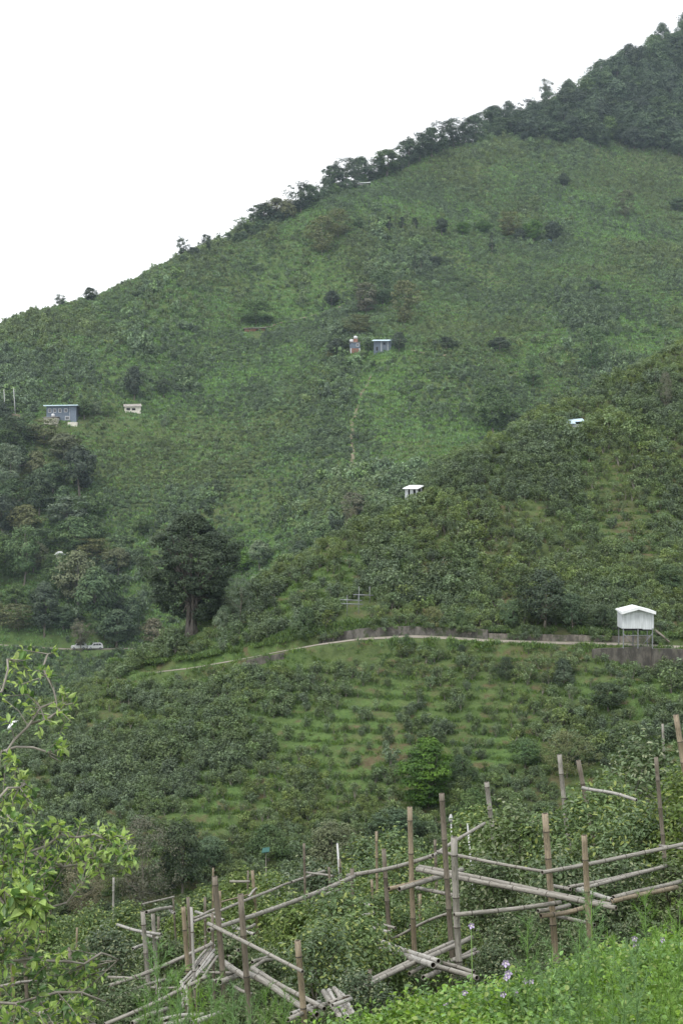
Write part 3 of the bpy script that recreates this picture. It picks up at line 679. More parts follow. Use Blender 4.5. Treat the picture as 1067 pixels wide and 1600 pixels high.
pole(25, 607, 654, 420, 560, 0.12, 'pale concrete pole leaning slightly, nearer to the grey house', lean=0.7)
pole(907, 884, 908, 140, 190, 0.06, 'small utility pole with crossarm among the bushes up the slope from the wall', [(0.25, 0.8)], 'steel')

# two-storey grey house
p = base_at(97, 658, 420, 600, 9); s = p.y/F
e = empty('grey_house', p, math.radians(-4)); tag(e, 'two storey blue grey house with pale flat roof on the left slope', 'house')
w = 50*s; b = MB(); b.box((-w/2+.2, 0, -2.5), (w/2-2.6, 6, 5.2)); b.box((w/2-2.6, -0.6, -2.5), (w/2-.3, 6, 5.1)); b.build('wall', M['house_grey'], e)
r_ = MB(); r_.prism([(-w/2-0.5, 5.15), (w/2+0.5, 5.3), (w/2+0.6, 5.62), (-w/2-0.5, 5.5)], -1.6, 7); ro = r_.build('roof', M['blue_roof'], e)
for x in (-4.3, -2.5, -0.6): window(e, x, 3.1, 0.8, 1.1, -0.05)
window(e, 1.5, 3.2, 0.9, 1.0, -0.05); window(e, 2.0, -0.4+0.9, 1.2, 1.0, -0.05)
dp = MB(); dp.tube([(w/2-2.75, -0.12, -1.5), (w/2-2.75, -0.12, 5.1)], 0.09, 6); dp.build('downpipe', M['white_paint'], e)
b = MB(); b.box((-w/2+.1, -3.4, -2.5), (-0.8, -0.1, 0.9)); b.build('annex', M['cream'], e)
b = MB(); b.prism([(-w/2-0.2, 0.9), (-0.5, 1.15), (-0.5, 1.3), (-w/2-0.2, 1.1)], -3.9, 0.0); b.build('annex_roof', M['rust_roof'], e)
b = MB(); b.box((w/2-2.9, -2.2, -2.5), (w/2+0.4, -0.7, -0.6)); b.build('plinth', M['cream'], e)
b = MB(); b.tube([(-2.6, -1.8, 1.4), (-2.6, -1.8, 2.3)], 0.6, 12); b.tube([(-2.6, -1.8, 2.3), (-2.6, -1.8, 2.5)], [0.6, 0.25], 12); t_ = b.build('water_tank', M['white_paint'], None, tuple(p)); t_.rotation_euler = e.rotation_euler
tag(t_, 'white water tank on the annex roof of the grey house', 'water tank')

# small cream house
p = base_at(208, 646, 420, 600, 5); s = p.y/F
e = empty('small_house', p, math.radians(14)); tag(e, 'small cream walled house with dark window openings on the slope', 'house')
w = 25*s; b = MB(); b.prism([(-w/2, -2), (w/2, -2), (w/2, 2.5), (-w/2, 2.2)], 0, 4.2); b.build('wall', M['cream'], e)
r_ = MB(); r_.add([(-w/2-.3, -0.5, 2.25), (w/2+.3, -0.5, 2.5), (w/2+.3, 2.1, 3.5), (-w/2-.3, 2.1, 3.25), (w/2+.3, 4.8, 2.4), (-w/2-.3, 4.8, 2.2), (-w/2-.3, -0.5, 2.1), (w/2+.3, -0.5, 2.35)],
                  [(0,1,2,3),(3,2,4,5),(6,7,1,0),(7,4,2),(7,2,1),(6,3,5),(6,0,3)]); r_.build('roof', M['rust_roof'], e)
for x in (-1.6, 0.3): f = MB(); f.box((x-0.65, -0.04, 0.95), (x+0.65, 0.1, 1.75)); f.build('window', M['dark'], e)
f = MB(); f.box((-0.3, -0.05, -1.9), (0.4, 0.1, 0.2)); f.build('door', M['dark'], e)

# blue-grey metal hut in the middle of the mountain
p = base_at(597, 551, 460, 640, 6); s = p.y/F
e = empty('metal_hut', p, math.radians(-8)); tag(e, 'boxy dark blue grey metal hut with pale strips and lean-to roof', 'hut')
w = 27*s; b = MB(); b.prism([(-w/2, -3), (w/2, -3), (w/2, 4.4), (-w/2, 4.7)], 0, 5)
for k in range(14): x = -w/2+0.2+k*(w-0.4)/13; b.box((x-0.05, -0.06, -0.5), (x+0.05, -0.005, 4.2))
b.build('wall', M['grey_sheet'], e)
for x in (-0.3, 2.1): st = MB(); st.box((x-0.09, -0.12, 0.2), (x+0.09, -0.065, 4.3)); st.build('trim', M['white_paint'], e)
f = MB(); f.box((-2.3, -0.10, 0.8), (-1.6, -0.065, 2.2)); f.build('window', M['dark'], e)
f = MB(); f.box((0.4, -0.10, 3.0), (1.2, -0.065, 3.8)); f.build('window', M['dark'], e)
r_ = MB(); r_.add([(-w/2-.5, -0.9, 4.6), (w/2+.2, -0.9, 4.45), (w/2+.2, 5.4, 5.5), (-w/2-.5, 5.4, 5.6), (-w/2-.5, -0.9, 4.4), (w/2+.2, -0.9, 4.25), (w/2+.2, 5.4, 5.3), (-w/2-.5, 5.4, 5.4)], [(0,1,2,3),(4,7,6,5),(0,4,5,1),(1,5,6,2),(2,6,7,3),(3,7,4,0)])
r_.build('roof', M['blue_roof'], e)
# small house with tanks to the left of it
p = base_at(555, 552, 460, 640, 5)
e = empty('small_house', p, math.radians(5)); tag(e, 'little blue grey house over a brick ground floor left of the metal hut', 'house')
b = MB(); b.box((-1.9, 0, 1.9), (1.9, 3.5, 4.1)); b.build('upper_wall', M['house_grey'], e)
b = MB(); b.box((-1.8, 0.05, -3), (1.8, 3.4, 1.9)); b.build('lower_wall', M['brick'], e)
for x in (-1.7, 1.7): b = MB(); b.box((x-0.25, -0.15, -2), (x+0.25, 0.04, 1.88)); b.build('pillar', M['white_paint'], e)
window(e, 0.9, 2.7, 0.7, 0.9, -0.05)
b = MB(); b.box((-2.1, -0.3, 4.1), (2.1, 3.8, 4.25)); b.build('roof', M['rust_roof'], e)
for (x, z, lab) in ((-1.3, 4.27, 'white tank on the left end of the little house roof'), (0.2, 5.6, 'white tank raised on a brick stand above the little house')):
    t_ = MB(); t_.tube([(x, 1.0, z), (x, 1.0, z+1.0)], 0.75, 12); t_.tube([(x, 1.0, z+1.0), (x, 1.0, z+1.2)], [0.75, 0.3], 12)
    o_ = t_.build('water_tank', M['white_paint'], None, tuple(p)); o_.rotation_euler = e.rotation_euler; tag(o_, lab, 'water tank', 'tanks on the little house')
b = MB(); b.box((-0.6, 0.3, 4.26), (1.0, 1.8, 5.58)); b.build('tank_stand', M['brick'], e)

# white hut on the spur crest
p = base_at(646, 778, 160, 200, 2.4); p.z += 0.25; s = p.y/F
e = empty('white_hut', p, math.radians(-5)); tag(e, 'little open white hut with bright slab roof at the edge of the spur', 'hut')
w = 27*s
b = MB(); b.box((-w/2, 0, -0.6), (-w/2+0.4, 1.9, 0.95)); b.box((-w/2+0.62, 0, -0.6), (-w/2+1.05, 0.1, 0.95)); b.box((0.25, 0, -0.6), (0.55, 0.1, 0.95)); b.box((-w/2, 1.8, -0.6), (w/2, 1.9, 0.95)); b.build('wall', M['white_sheet'], e)
b = MB(); b.box((-w/2+0.41, 0.3, -0.5), (w/2-0.1, 0.35, 0.9)); b.build('inner_shade_panel', M['dark'], e)  # near-black sheet just behind the open front; the hut's inner shade as colour
b = MB(); b.tube([(w/2-0.1, 0, -0.6), (w/2-0.1, 0, 0.95)], 0.05, 6); b.build('post', M['steel'], e)
r_ = MB(); r_.add([(-w/2-.3, -0.35, 0.96), (w/2-.5, -0.35, 0.93), (w/2+.35, 2.2, 1.42), (-w/2+.5, 2.2, 1.42), (-w/2-.3, -0.35, 0.88), (w/2-.5, -0.35, 0.85), (w/2+.35, 2.2, 1.34), (-w/2+.5, 2.2, 1.34)], [(0,1,2,3),(4,7,6,5),(0,4,5,1),(1,5,6,2),(2,6,7,3),(3,7,4,0)])
r_.build('roof', M['white_roof'], e)
# blue-white roof higher on the spur
p = base_at(900, 668, 170, 215, 1.9)
e = empty('low_hut', p, math.radians(6)); tag(e, 'low hut with pale blue sheet roof sunk among bushes on the spur', 'hut')
b = MB(); b.box((-1.05, 0, -0.6), (1.15, 2.0, 0.45)); b.build('wall', M['white_sheet'], e)
r_ = MB(); r_.add([(-1.3, -0.3, 0.48), (-0.15, -0.3, 0.52), (0.0, 2.2, 1.35), (-1.0, 2.2, 1.35)], [(0,1,2,3)]); r_.add([(-0.1, 0.3, 0.80), (1.25, 0.3, 0.9), (1.35, 2.0, 1.38), (-0.05, 2.0, 1.30)], [(0,1,2,3)])
o_ = r_.build('roof', M['blue_roof'], e); md = o_.modifiers.new('thick', 'SOLIDIFY'); md.thickness = 0.06
# small pale roof in the left trees, white roof low at the left edge, hut on the crest, brown sheds, blue box, teal sheet
p = base_at(94, 872, 350, 520, 3)
e = empty('little_shed', p, 0.3); tag(e, 'tiny shed with pale tent shaped roof among the left valley trees', 'shed')
b = MB(); b.box((-1.2, -1.2, -1), (1.2, 1.2, 1.0)); b.build('wall', M['cream'], e)
r_ = MB(); r_.add([(-1.7, -1.7, 0.95), (1.7, -1.7, 0.95), (1.7, 1.7, 0.95), (-1.7, 1.7, 0.95), (-0.5, 0, 2.0), (0.5, 0, 2.0)], [(0,1,5,4),(1,2,5),(2,3,4,5),(3,0,4),(0,3,2,1)]); r_.build('roof', M['white_roof'], e)
p = base_at(19, 1143, 120, 380, 3)
e = empty('little_shed', p, 0.15); tag(e, 'shed with tilted white roof seen through leaves at the left edge', 'shed'); s = p.y/F
w = 16*s; b = MB(); b.box((-w/2, 0.3, -3), (w/2*.6, w, -0.0)); b.build('wall', M['white_sheet'], e)
r_ = MB(); r_.add([(-w*0.6, 0, 0.1), (w*0.35, 0, 0.1), (w*0.6, w, 0.95*w), (-w*0.1, w, 0.85*w)], [(0,1,2,3)]); o_ = r_.build('roof', M['white_roof'], e); md = o_.modifiers.new('thick', 'SOLIDIFY'); md.thickness = 0.05*s*F/100
p = base_at(562, 293, 700, 820, 0)
e = empty('crest_hut', p, 0.0); tag(e, 'long low hut with white roof half hidden by trees on the skyline', 'hut')
b = MB(); b.box((-5, 0, -2), (5, 4, 1.6)); b.build('wall', M['cream'], e); b = MB(); b.prism([(-5.6, 1.6), (5.6, 2.4), (5.6, 2.7), (-5.6, 1.9)], -0.7, 5); b.build('roof', M['white_roof'], e)
p = base_at(398, 518, 450, 720, 5)
e = empty('low_shed', p, 0.05); tag(e, 'low dark roofed shed with reddish brick wall on the left slope', 'shed')
b = MB(); b.box((-4.2, 0, -1.5), (4.2, 3, 0.9)); b.build('wall', M['brick'], e); b = MB(); b.prism([(-4.8, 0.95), (4.8, 1.2), (4.8, 1.4), (-4.8, 1.15)], -0.8, 3.5); b.build('roof', M['rust_roof'], e)
f = MB(); f.box((0.5, -0.04, -0.9), (2.5, 0.1, 0.6)); f.build('door', M['dark'], e)
p = base_at(857, 380, 600, 760, 2)
e = empty('water_tank', p); tag(e, 'small bright blue tank at the end of the high tree row', 'water tank')
b = MB(); b.tube([(0, 0, -0.8), (0, 0, 1.5)], 1.2, 14); b.build('tank_body', M['bluebox'], e); b = MB(); b.tube([(0, 0, 1.5), (0, 0, 1.8)], [1.2, 0.4], 14); b.build('lid', M['bluebox'], e)
# fallen trunk leaning on the bank right of the shed
a_ = P(985+38, 985, 147.9); c_ = P(1045, 1003, 146.2)
m_ = MB(); m_.tube([(0, 0, 0), tuple((c_-a_)*0.5+Vector((0, 0, .05))), tuple(c_-a_)], [0.14, 0.12, 0.09], 8); o_ = m_.build('fallen_log', M['bark'], None, tuple(a_)); tag(o_, 'dark log leaning down the bank right of the white shed', 'log')

# two white cars parked on the far road
def car(px, label, rz, L=4.3):
    p = hit(px, 1013, 380, 420); p = Vector(((px-CX)*399/F, 399, P(px, 1014.5, 400).z+0.1)); e = empty('parked_car', p, rz); tag(e, label, 'car', 'cars on the far road')
    h = L/2; b = MB()
    prof = [(-h, 0.35), (-h, 0.95), (-h+0.15, 1.05), (-h+0.95, 1.15), (-h+1.55, 1.72), (-h+1.8, 1.8), (h-0.7, 1.8), (h-0.3, 1.7), (h-0.05, 1.15), (h, 0.9), (h, 0.35)]
    b.prism(prof, -0.88, 0.88); bo = b.build('body', M['white_paint'], e); bv = bo.modifiers.new('bevel', 'BEVEL'); bv.width = 0.07; bv.segments = 2
    for s in (-1, 1):
        g = MB(); y0, y1 = (0.885*s, 0.895*s) if s > 0 else (-0.895, -0.885)
        g.prism([(-h+1.3, 1.18), (-h+1.68, 1.62), (-h+2.2, 1.68), (-h+2.2, 1.18)], y0, y1); g.prism([(-h+2.3, 1.18), (-h+2.3, 1.68), (h-1.4, 1.68), (h-1.4, 1.18)], y0, y1); g.prism([(h-1.3, 1.18), (h-1.3, 1.68), (h-0.75, 1.64), (h-0.45, 1.18)], y0, y1)
        g.build('side_window', M['glass'], e)
        hl = MB(); hl.box((-h-0.02, s*0.62-0.16, 0.75), (-h+0.05, s*0.62+0.16, 0.92)); hl.build('headlight', M['steel'], e)
        for x in (-h+0.8, h-0.8):
            t_ = MB(); t_.tube([(x, s*0.70, 0.33), (x, s*0.93, 0.33)], 0.34, 16); wo = t_.build('wheel', M['rubber'], e)
            t_ = MB(); t_.tube([(x, s*0.92, 0.33), (x, s*0.94, 0.33)], 0.2, 12); t_.build('rim', M['steel'], wo)
    g = MB(); g.add([(-h+0.98, -0.75, 1.20), (-h+0.98, 0.75, 1.20), (-h+1.50, 0.68, 1.70), (-h+1.50, -0.68, 1.70)], [(0, 1, 2, 3)]); o_ = g.build('windscreen', M['glass'], e); md = o_.modifiers.new('thick', 'SOLIDIFY'); md.thickness = 0.03
car(124, 'white car on the far road partly behind a thin tree', 0.12); car(149, 'white car on the far road parked behind the other, right of the thin tree', 0.35)
CLEAR.append(((124-CX)*400/F, 400, 4)); CLEAR.append(((149-CX)*400/F, 400, 4))

# ------------------------------------------------------------------ trees
def T(px, ybase, hp, wp, kind, mat, label, d0=330, d1=1000, cat='tree', group=None, gz=None, clear=0.33):
    p = hit(px, ybase, d0, d1); s = p.y/F
    if clear: CLEAR.append((p.x, p.y, wp*s*clear))
    return tree('tree' if cat == 'tree' else cat.replace(' ', '_'), (p.x, p.y, p.z-0.2), kind, mat, hp*s*1.03, wp*s, label, cat, group)
RG = 'trees along the skyline'
# skyline, left to right
for a in [(95,477,20,24,'airy','t_dark','small airy tree alone on the far left skyline'), (141,473,24,26,'round','t_dark','dark round tree on the left skyline, right of the smallest one'),
          (285,404,36,24,'airy','t_dark','tall thin tree with bare trunk, left of the pair on the skyline'), (322,394,28,24,'airy','t_dark','thin tree with rounded top, right of the pair on the skyline'), (303,402,16,36,'low','t_dark','low bush between the two thin skyline trees'),
          (357,378,16,20,'round','t_mid','small tree just right of the skyline pair')]:
    T(*a[:6], a[6], 500, 740, group=RG)
ORD = 'first second third fourth fifth sixth seventh eighth ninth tenth eleventh twelfth thirteenth fourteenth fifteenth sixteenth seventeenth eighteenth nineteenth twentieth twenty-first twenty-second twenty-third twenty-fourth twenty-fifth twenty-sixth'.split(); ki = -1
for a in [(380,366,26,24,'airy','t_grey'),(396,360,26,30,'low','t_mid'),(412,354,34,36,'round','t_dark'),(432,346,34,34,'round','t_olive'),(450,342,30,32,'low','t_olive'),(470,333,48,36,'airy','t_dark'),(484,322,32,24,'round','t_mid'),
          (508,309,30,28,'low','t_dark'),(522,302,42,32,'round','t_forest'),(542,296,46,36,'airy','t_dark'),(562,290,42,34,'round','t_forest'),(583,283,34,28,'airy','t_dark'),(604,276,40,40,'round','t_mid'),(622,268,18,18,'low','t_dark'),
          (638,260,40,32,'round','t_forest'),(655,252,44,36,'airy','t_dark'),(674,244,42,36,'round','t_forest'),(692,236,44,32,'airy','t_dark'),(709,230,44,30,'airy','t_forest'),(726,224,40,30,'airy','t_dark'),(742,219,42,32,'round','t_forest'),(757,214,38,28,'airy','t_dark'),(772,210,42,36,'round','t_forest')]:
    ki += 1; a = a[:2]+(a[2]*1.05, a[3]*1.35)+a[4:]; T(*a[:6], ORD[ki]+' tree from the left in the broken tree line climbing the ridge, '+{'airy': 'open crowned', 'round': 'round crowned', 'low': 'low and spreading'}[a[4]], 620, 860, group=RG)
for i in range(46):      # scrub that closes the gaps at the foot of the ridge trees
    px = 372+i*8.9; py = np.interp(px, [372,400,500,600,680,770], [373,360,308,270,231,206])+3
    T(px, py+3, 13+6*random.random(), 24, 'low', random.choice(['t_dark','t_mid','t_forest']), 'low scrub under the broken tree line climbing the ridge', 560, 870, cat='shrub', group='scrub along the ridge', clear=0)
T(853,165,42,26,'airy','t_dark','thin tree standing up above the forest edge on the skyline',860,960,group=RG)
# the dark forest at the top right
FG = 'trees of the dark forest on the summit'
k = 0; r = np.random.default_rng(5)
for row in range(13):
    for px in np.arange(778, 1120, 23):
        x = px+(row % 2)*11+r.uniform(-6, 6); edge = np.interp(x, [770,900,1067,1150], [216,222,240,246]); top = np.interp(x, [770,850,920,1000,1067,1150], [205,174,137,88,54,5])
        y = edge-row*16+r.uniform(-4, 4)
        if y < top-1: continue
        p = hit(x, y, 780, 1020); s = p.y/F; hp = r.uniform(36, 52)*(0.85 if row == 0 else 1); wp = r.uniform(30, 52)
        CLEAR.append((p.x, p.y, 3))
        tree('forest_tree', (p.x, p.y, p.z-3.0 if row else p.z-0.5), 'dome' if r.random() < 0.88 else 'airy', 't_forest' if r.random() < 0.65 else ('t_dark' if r.random() < 0.6 else 't_mid'), hp*s, wp*s, (ORD[k]+' tree from the left along the lower edge of the dark summit forest') if row == 0 else 'dark broadleaf tree within the dense forest covering the summit', 'tree', FG); k += 1
# mountain side trees
for a in [(503,398,50,40,'wispy','t_olive','feathery olive bamboo-like clump below the skyline gap'), (528,372,38,34,'wispy','t_olive','feathery olive clump just above the high tree row'),
          (560,357,16,16,'round','t_mid','small tree starting the row along the high path'),(592,358,16,14,'cone','t_dark','short pointed tree in the high row, leftmost of the pointed ones'),(608,360,18,13,'cone','t_dark','short pointed tree in the high row, second of the pointed ones'),
          (628,361,18,14,'cone','t_dark','short pointed tree in the high row, third of the pointed ones'),(648,362,18,14,'cone','t_dark','short pointed tree in the high row, just left of the round green ones'),(690,368,22,22,'round','t_dark','dark round tree in the high row left of the bright pair'),
          (723,368,18,20,'round','t_bright','bright green rounded tree, left one of the bright pair'),(755,366,18,22,'round','t_bright','bright green rounded tree, right one of the bright pair'),(795,372,34,32,'wispy','t_olive','tall hazy olive tree in the high row right of the bright pair'),
          (833,380,31,27,'round','t_bright','bright tree with visible trunk beside the blue tank'),(863,379,28,24,'round','t_dark','dark tree right of the blue tank'),(812,380,20,24,'low','t_dark','dark bush left of the bright tree by the blue tank'),(768,398,30,14,'cone','t_dark','narrow dark tree just below the high row'),
          (880,292,18,18,'round','t_dark','lone dark tree on the upper slope below the forest'),(976,340,36,28,'wispy','t_olive','thin olive tree on the upper right slope'),(1057,332,20,26,'round','t_mid','round tree at the right edge under the forest'),
          (680,418,15,18,'round','t_dark','small round dark tree in mid slope'),(648,428,24,10,'cone','t_dark','thin pointed tree left of the small round dark one'),(658,428,22,9,'cone','t_dark','thin pointed tree next to the small round dark one'),
          (518,480,22,22,'round','t_dark','round dark tree at the upper end of the slope path'),(598,478,48,42,'wispy','t_mid','tall soft tree above the metal hut'),(572,490,40,40,'wispy','t_brown','brownish soft tree up left of the metal hut'),(632,508,60,40,'wispy','t_olive','tall olive clump up right of the metal hut'),
          (400,508,32,50,'wispy','t_mid','wide soft clump just above the brick shed'),(560,528,30,44,'wispy','t_olive','olive clump directly above the little house'),(526,562,28,26,'round','t_dark','dark tree left of the little house'),(575,552,20,16,'round','t_mid','tree squeezed between the little house and the metal hut'),(623,551,26,24,'round','t_dark','tree against the right side of the metal hut'),
          (538,556,16,14,'low','t_dark','low bush in front of the little house'),(518,560,14,14,'low','t_olive','small olive bush left of the dark tree by the little house'),
          (930,456,16,20,'round','t_mid','small round tree on the right mid slope'),(780,548,18,40,'low','t_dark','dark thicket on the right mid slope'),(697,546,16,34,'low','t_dark','dark thicket right of the metal hut path'),(925,580,62,36,'wispy','t_mid','tall hazy green tree on the right slope'),(832,605,42,30,'wispy','t_mid','hazy tree above the crest of the spur'),(1040,640,20,20,'round','t_mid','tree near the right edge behind the spur'),
          (210,629,46,26,'round','t_dark','tall dark tree right behind the small cream house'),(256,622,26,20,'round','t_dark','dark tree right of the small cream house'),(132,656,26,26,'round','t_mid','tree against the right wall of the grey house'),(150,650,18,22,'low','t_grey','grey green bush right of the grey house'),(170,652,16,18,'low','t_mid','bush left of the small cream house'),
          (22,680,22,10,'cone','t_dark','small pointed tree below the two concrete poles'),(70,698,36,50,'wispy','t_olive','olive soft tree below the grey house'),(258,668,16,14,'low','t_grey','grey bush down right of the cream house'),
          (552,820,44,36,'wispy','t_brown','brown soft tree in the valley at the foot of the dirt path'),(770,682,66,50,'round','t_mid','large tree with tall trunk behind the crest of the spur'),(800,670,24,36,'low','t_dark','dark bushes right of the large trunked tree'),
          (585,575,10,8,'cone','t_dark','tiny dark tree beside the dirt path'),(470,880,30,44,'low','t_dark','dark thicket in the crease of the valley'),(505,858,34,50,'low','t_mid','thicket following the valley crease, upper one'),(528,838,24,40,'low','t_dark','dark thicket higher in the valley crease')]:
    a = a[:2]+(a[2]*1.18, a[3]*1.22)+a[4:]; T(*a, 330 if a[1] > 300 else 500, 900, group='scattered trees on the mountainside')
VG = 'trees in the valley on the left'
for a in [(125,775,70,58,'round','t_dark','large dark tree above the left valley grove'),(62,806,66,44,'round','t_dark','dark tree left of the largest one in the left grove'),(15,770,70,44,'wispy','t_grey','grey green tree at the left edge below the poles'),(30,740,40,50,'low','t_dark','dark spreading bush high in the left grove'),
          (108,828,48,64,'wispy','t_grey','grey green tree above the tiny pale roofed shed'),(120,868,54,60,'round','t_mid','tree right of the tiny pale roofed shed'),(38,915,84,58,'airy','t_mid','tall light trunked tree left of the tiny shed'),(5,840,60,50,'round','t_dark','dark tree cut by the left edge'),(-5,920,80,50,'round','t_mid','mid green tree cut by the left edge, above the road'),
          (122,950,80,62,'round','t_olive','yellowish green tree rising above the cars'),(152,990,92,66,'round','t_mid','large tree right above the cars'),(70,996,76,50,'round','t_dark','round blue dark tree up left of the cars'),(127,1013,46,30,'airy','t_brown','thin brownish tree standing in front of the first car'),
          (182,1012,54,56,'round','t_mid','tree at the roadside right of the cars'),(95,935,60,40,'low','t_mid','green shrubs between the grove trees'),(222,838,26,28,'round','t_mid','small round tree in the open slope left of the big fig'),(196,880,20,22,'low','t_mid','small bush below the round tree left of the big fig'),
          (214,990,14,13,'round','t_dark','tiny dark tree by the road left of the big fig'),(240,1005,34,44,'low','t_brown','bush by the road left of the big fig trunk'),(378,897,32,32,'round','t_bright','bright green tree right behind the big fig'),(406,890,42,38,'round','t_grey','pale grey green tree right of the bright one'),
          (365,860,18,16,'round','t_mid','small tree behind the top of the big fig'),(205,975,40,40,'low','t_mid','bushes on the slope above the road, left of the big fig'),(168,925,40,44,'low','t_dark','dark bush right of the yellowish tree')]:
    a = a[:2]+(a[2]*1.1, a[3]*1.2)+a[4:]; T(*a, 380, 397 if 'front of the first' in a[6] else 620, group=VG)
for i, (px, py) in enumerate([(20,800),(45,840),(75,860),(15,880),(60,895),(90,905),(30,950),(105,985),(150,880),(140,915),(175,960),(35,985),(95,800),(140,820),(10,720),(60,745),(90,770),(30,700),(0,980),(170,1000),(75,930),(150,845),(185,900),(200,1005),(5,660),(100,720)]):
    T(px+random.uniform(-8, 8), py, random.uniform(34, 52), random.uniform(46, 64), ['low', 'round', 'wispy'][i % 3], ['t_mid', 't_olive', 't_mid', 't_dark', 't_olive', 't_mid', 't_mid'][i % 7], ORD[i]+' merged grove tree, '+('high in the left grove' if py < 800 else ('mid grove' if py < 900 else 'low near the far road'))+(' at its left edge' if px < 40 else (' towards its right side' if px > 110 else '')), 380, 620, group='merged trees of the left grove', clear=0.2)


# big fig tree on the shoulder of the spur
p = P(300, 1000, 166.5); p.z = H1(p.x, p.y)+0.0; CLEAR.append((p.x, p.y, 3.0)); s = p.y/F; r = np.random.default_rng(99)
e = empty('fig_tree', p); tag(e, 'huge dark old tree with pale ribbed trunk standing alone at the valley edge', 'tree')
H_ = 195*s; cb = 38*s; R_ = 62*s
cc = clusters(r, 560, R_*1.02, cb-0.9, H_-0.3, 'round', 0.66, 0.75); cc[:, :2] *= 1.1; cc[:, 2] = cb+0.1+(cc[:, 2]-cb)*0.96; cc = cc[fbm(cc[:, 0]*0.55+9, cc[:, 2]*0.55+cc[:, 1]*0.3, 8, 2) > 0.22]; cc[:, 0] *= 1+0.10*np.sin(cc[:, 2]*0.8)
cc = np.concatenate([cc, [[R_+0.4+0.3*i, 0, H_*0.70+0.1*i] for i in range(4)], [[R_*0.45, 0, H_-0.3+0.2*i] for i in range(4)]])
link('crown', crown_mesh('crown', r, cc, 0.68, 110, 0.23, 0.6, 0.6), M['t_dark'], e)
mb = MB()
for j in range(9):
    a_ = j*0.7; rr = 0.55+0.12*math.sin(j*2.1); top = cc[r.integers(len(cc))]
    mb.tube([(rr*1.15*math.cos(a_), rr*math.sin(a_), -0.8), (rr*0.85*math.cos(a_), rr*0.7*math.sin(a_), 0.8), (rr*0.65*math.cos(a_+.2), rr*0.5*math.sin(a_), 3.0), (rr*1.0*math.cos(a_), rr*math.sin(a_), 5.0), tuple(Vector(top)*0.6+Vector((0, 0, 2.2))), tuple(top)], [0.30, 0.22, 0.19, 0.18, 0.12, 0.04], 7)
for j in range(40): top = cc[r.integers(len(cc))]; mb.tube([(0, 0, 3.5), tuple(Vector(top)*0.45+Vector((0, 0, 2.6))), tuple(top)], [0.14, 0.08, 0.03], 4)
mb.build('trunk', plain('fig_bark', (0.07, 0.06, 0.05), (0.20, 0.18, 0.155), 2.5, 0.9, bump=0.6, streak=(5, 5, 0.5)), e)

SG = 'larger trees on the near spur'
for a in [(480,994,46,54,'low_n','t_mid','round green bush at the left end of the tall retaining wall'),(850,985,100,96,'round_n','t_dark','broad dark tree cluster above the road left of the white shed'),(800,985,48,50,'round_n','t_mid','mid green tree left of the broad dark cluster'),
          (895,985,60,50,'round_n','t_mid','tree between the broad dark cluster and the white shed'),(940,986,44,44,'round_n','t_dark','tree touching the left side of the white shed'),(1045,930,50,50,'round_n','t_mid','tree up the slope right of the white shed'),(1040,640,60,30,'wispy_n','t_brown','bare brownish tree on the spur crest near the right edge'),
          (863,643,26,12,'round_n','t_dark','narrow dark tree on the spur crest'),(550,815,40,34,'wispy_n','t_brown','brown thin tree at the foot of the spur crest'),(720,985,30,34,'low_n','t_mid','bush above the middle of the retaining wall'),(675,980,34,40,'low_n','t_olive','olive bush above the tall part of the retaining wall'),
          (375,968,68,60,'wispy_n','t_grey','pale grey green tree just right of the big fig'),(350,985,40,40,'low_n','t_grey','pale bush at the right foot of the big fig'),(632,900,30,40,'low_n','t_mid','round bush on the slope above the racks')]:
    T(*a[:7], 135, 230, group=SG)
for a in [(668,1262,112,92,'layer_n','t_bright','bright green layered tree standing out at the foot of the terraced hill'),(885,1215,76,86,'wispy_n','t_olive','olive brown tree below the road right of the bright one'),(820,1200,50,56,'round_n','t_mid','mid green tree up right of the bright green one'),
          (720,1220,44,50,'low_n','t_mid','shrubs right of the bright green tree'),(950,1110,46,60,'round_n','t_dark','dark bush on the slope under the road wall'),(880,1070,44,54,'low_n','t_dark','bushes just below the road, right of centre'),(790,1060,36,46,'low_n','t_dark','bushes just below the road under the pale wall'),
          (600,1040,14,14,'low_n','t_mid','small bush in front of the road'),(720,1030,26,14,'round_n','t_dark','slim bush standing before the road'),(635,1004,16,10,'round_n','t_mid','small sapling in front of the wall'),
          (225,1425,150,120,'wispy_n','t_brown','dull grey brown tree in the hollow on the left'),(130,1440,130,110,'wispy_n','t_brown','darker brown tree in the hollow, further left'),(285,1400,120,86,'round_n','t_dark','dark tree in the hollow right of the brown ones'),
          (330,1365,60,60,'round_n','t_mid','small tree in the hollow right of the dark one'),(520,1350,70,110,'low_n','t_olive','wide olive shrub at the toe of the hill, centre'),(420,1345,60,90,'low_n','t_mid','wide shrub at the toe of the hill, left of centre'),(620,1320,60,90,'round_n','t_mid','tree crown behind the central bamboo posts'),
          (60,1400,120,100,'round_n','t_dark','dark tree behind the near branches at the left edge'),(740,1290,60,80,'low_n','t_mid','shrub behind the bamboo posts right of the bright tree')]:
    T(*a[:7], 100, 150, group='trees at the foot of the terraced hill')

# ------------------------------------------------------------------ bushes and grass on the slopes
def sample(n, d0, d1, xpad=1.25, seed=1):
    r = np.random.default_rng(seed); y = np.sqrt(r.random(n)*(d1**2-d0**2)+d0**2); x = y*(r.uniform(-1, 1, n)*0.24*xpad); return x, y
def terrain_pts(x, y):
    z, zm, zs, zn, fr, frm, rd = height(x, y, True)
    return z, (zs >= zm) & (zs > zn), zn >= np.maximum(zs, zm), fr, frm, rd
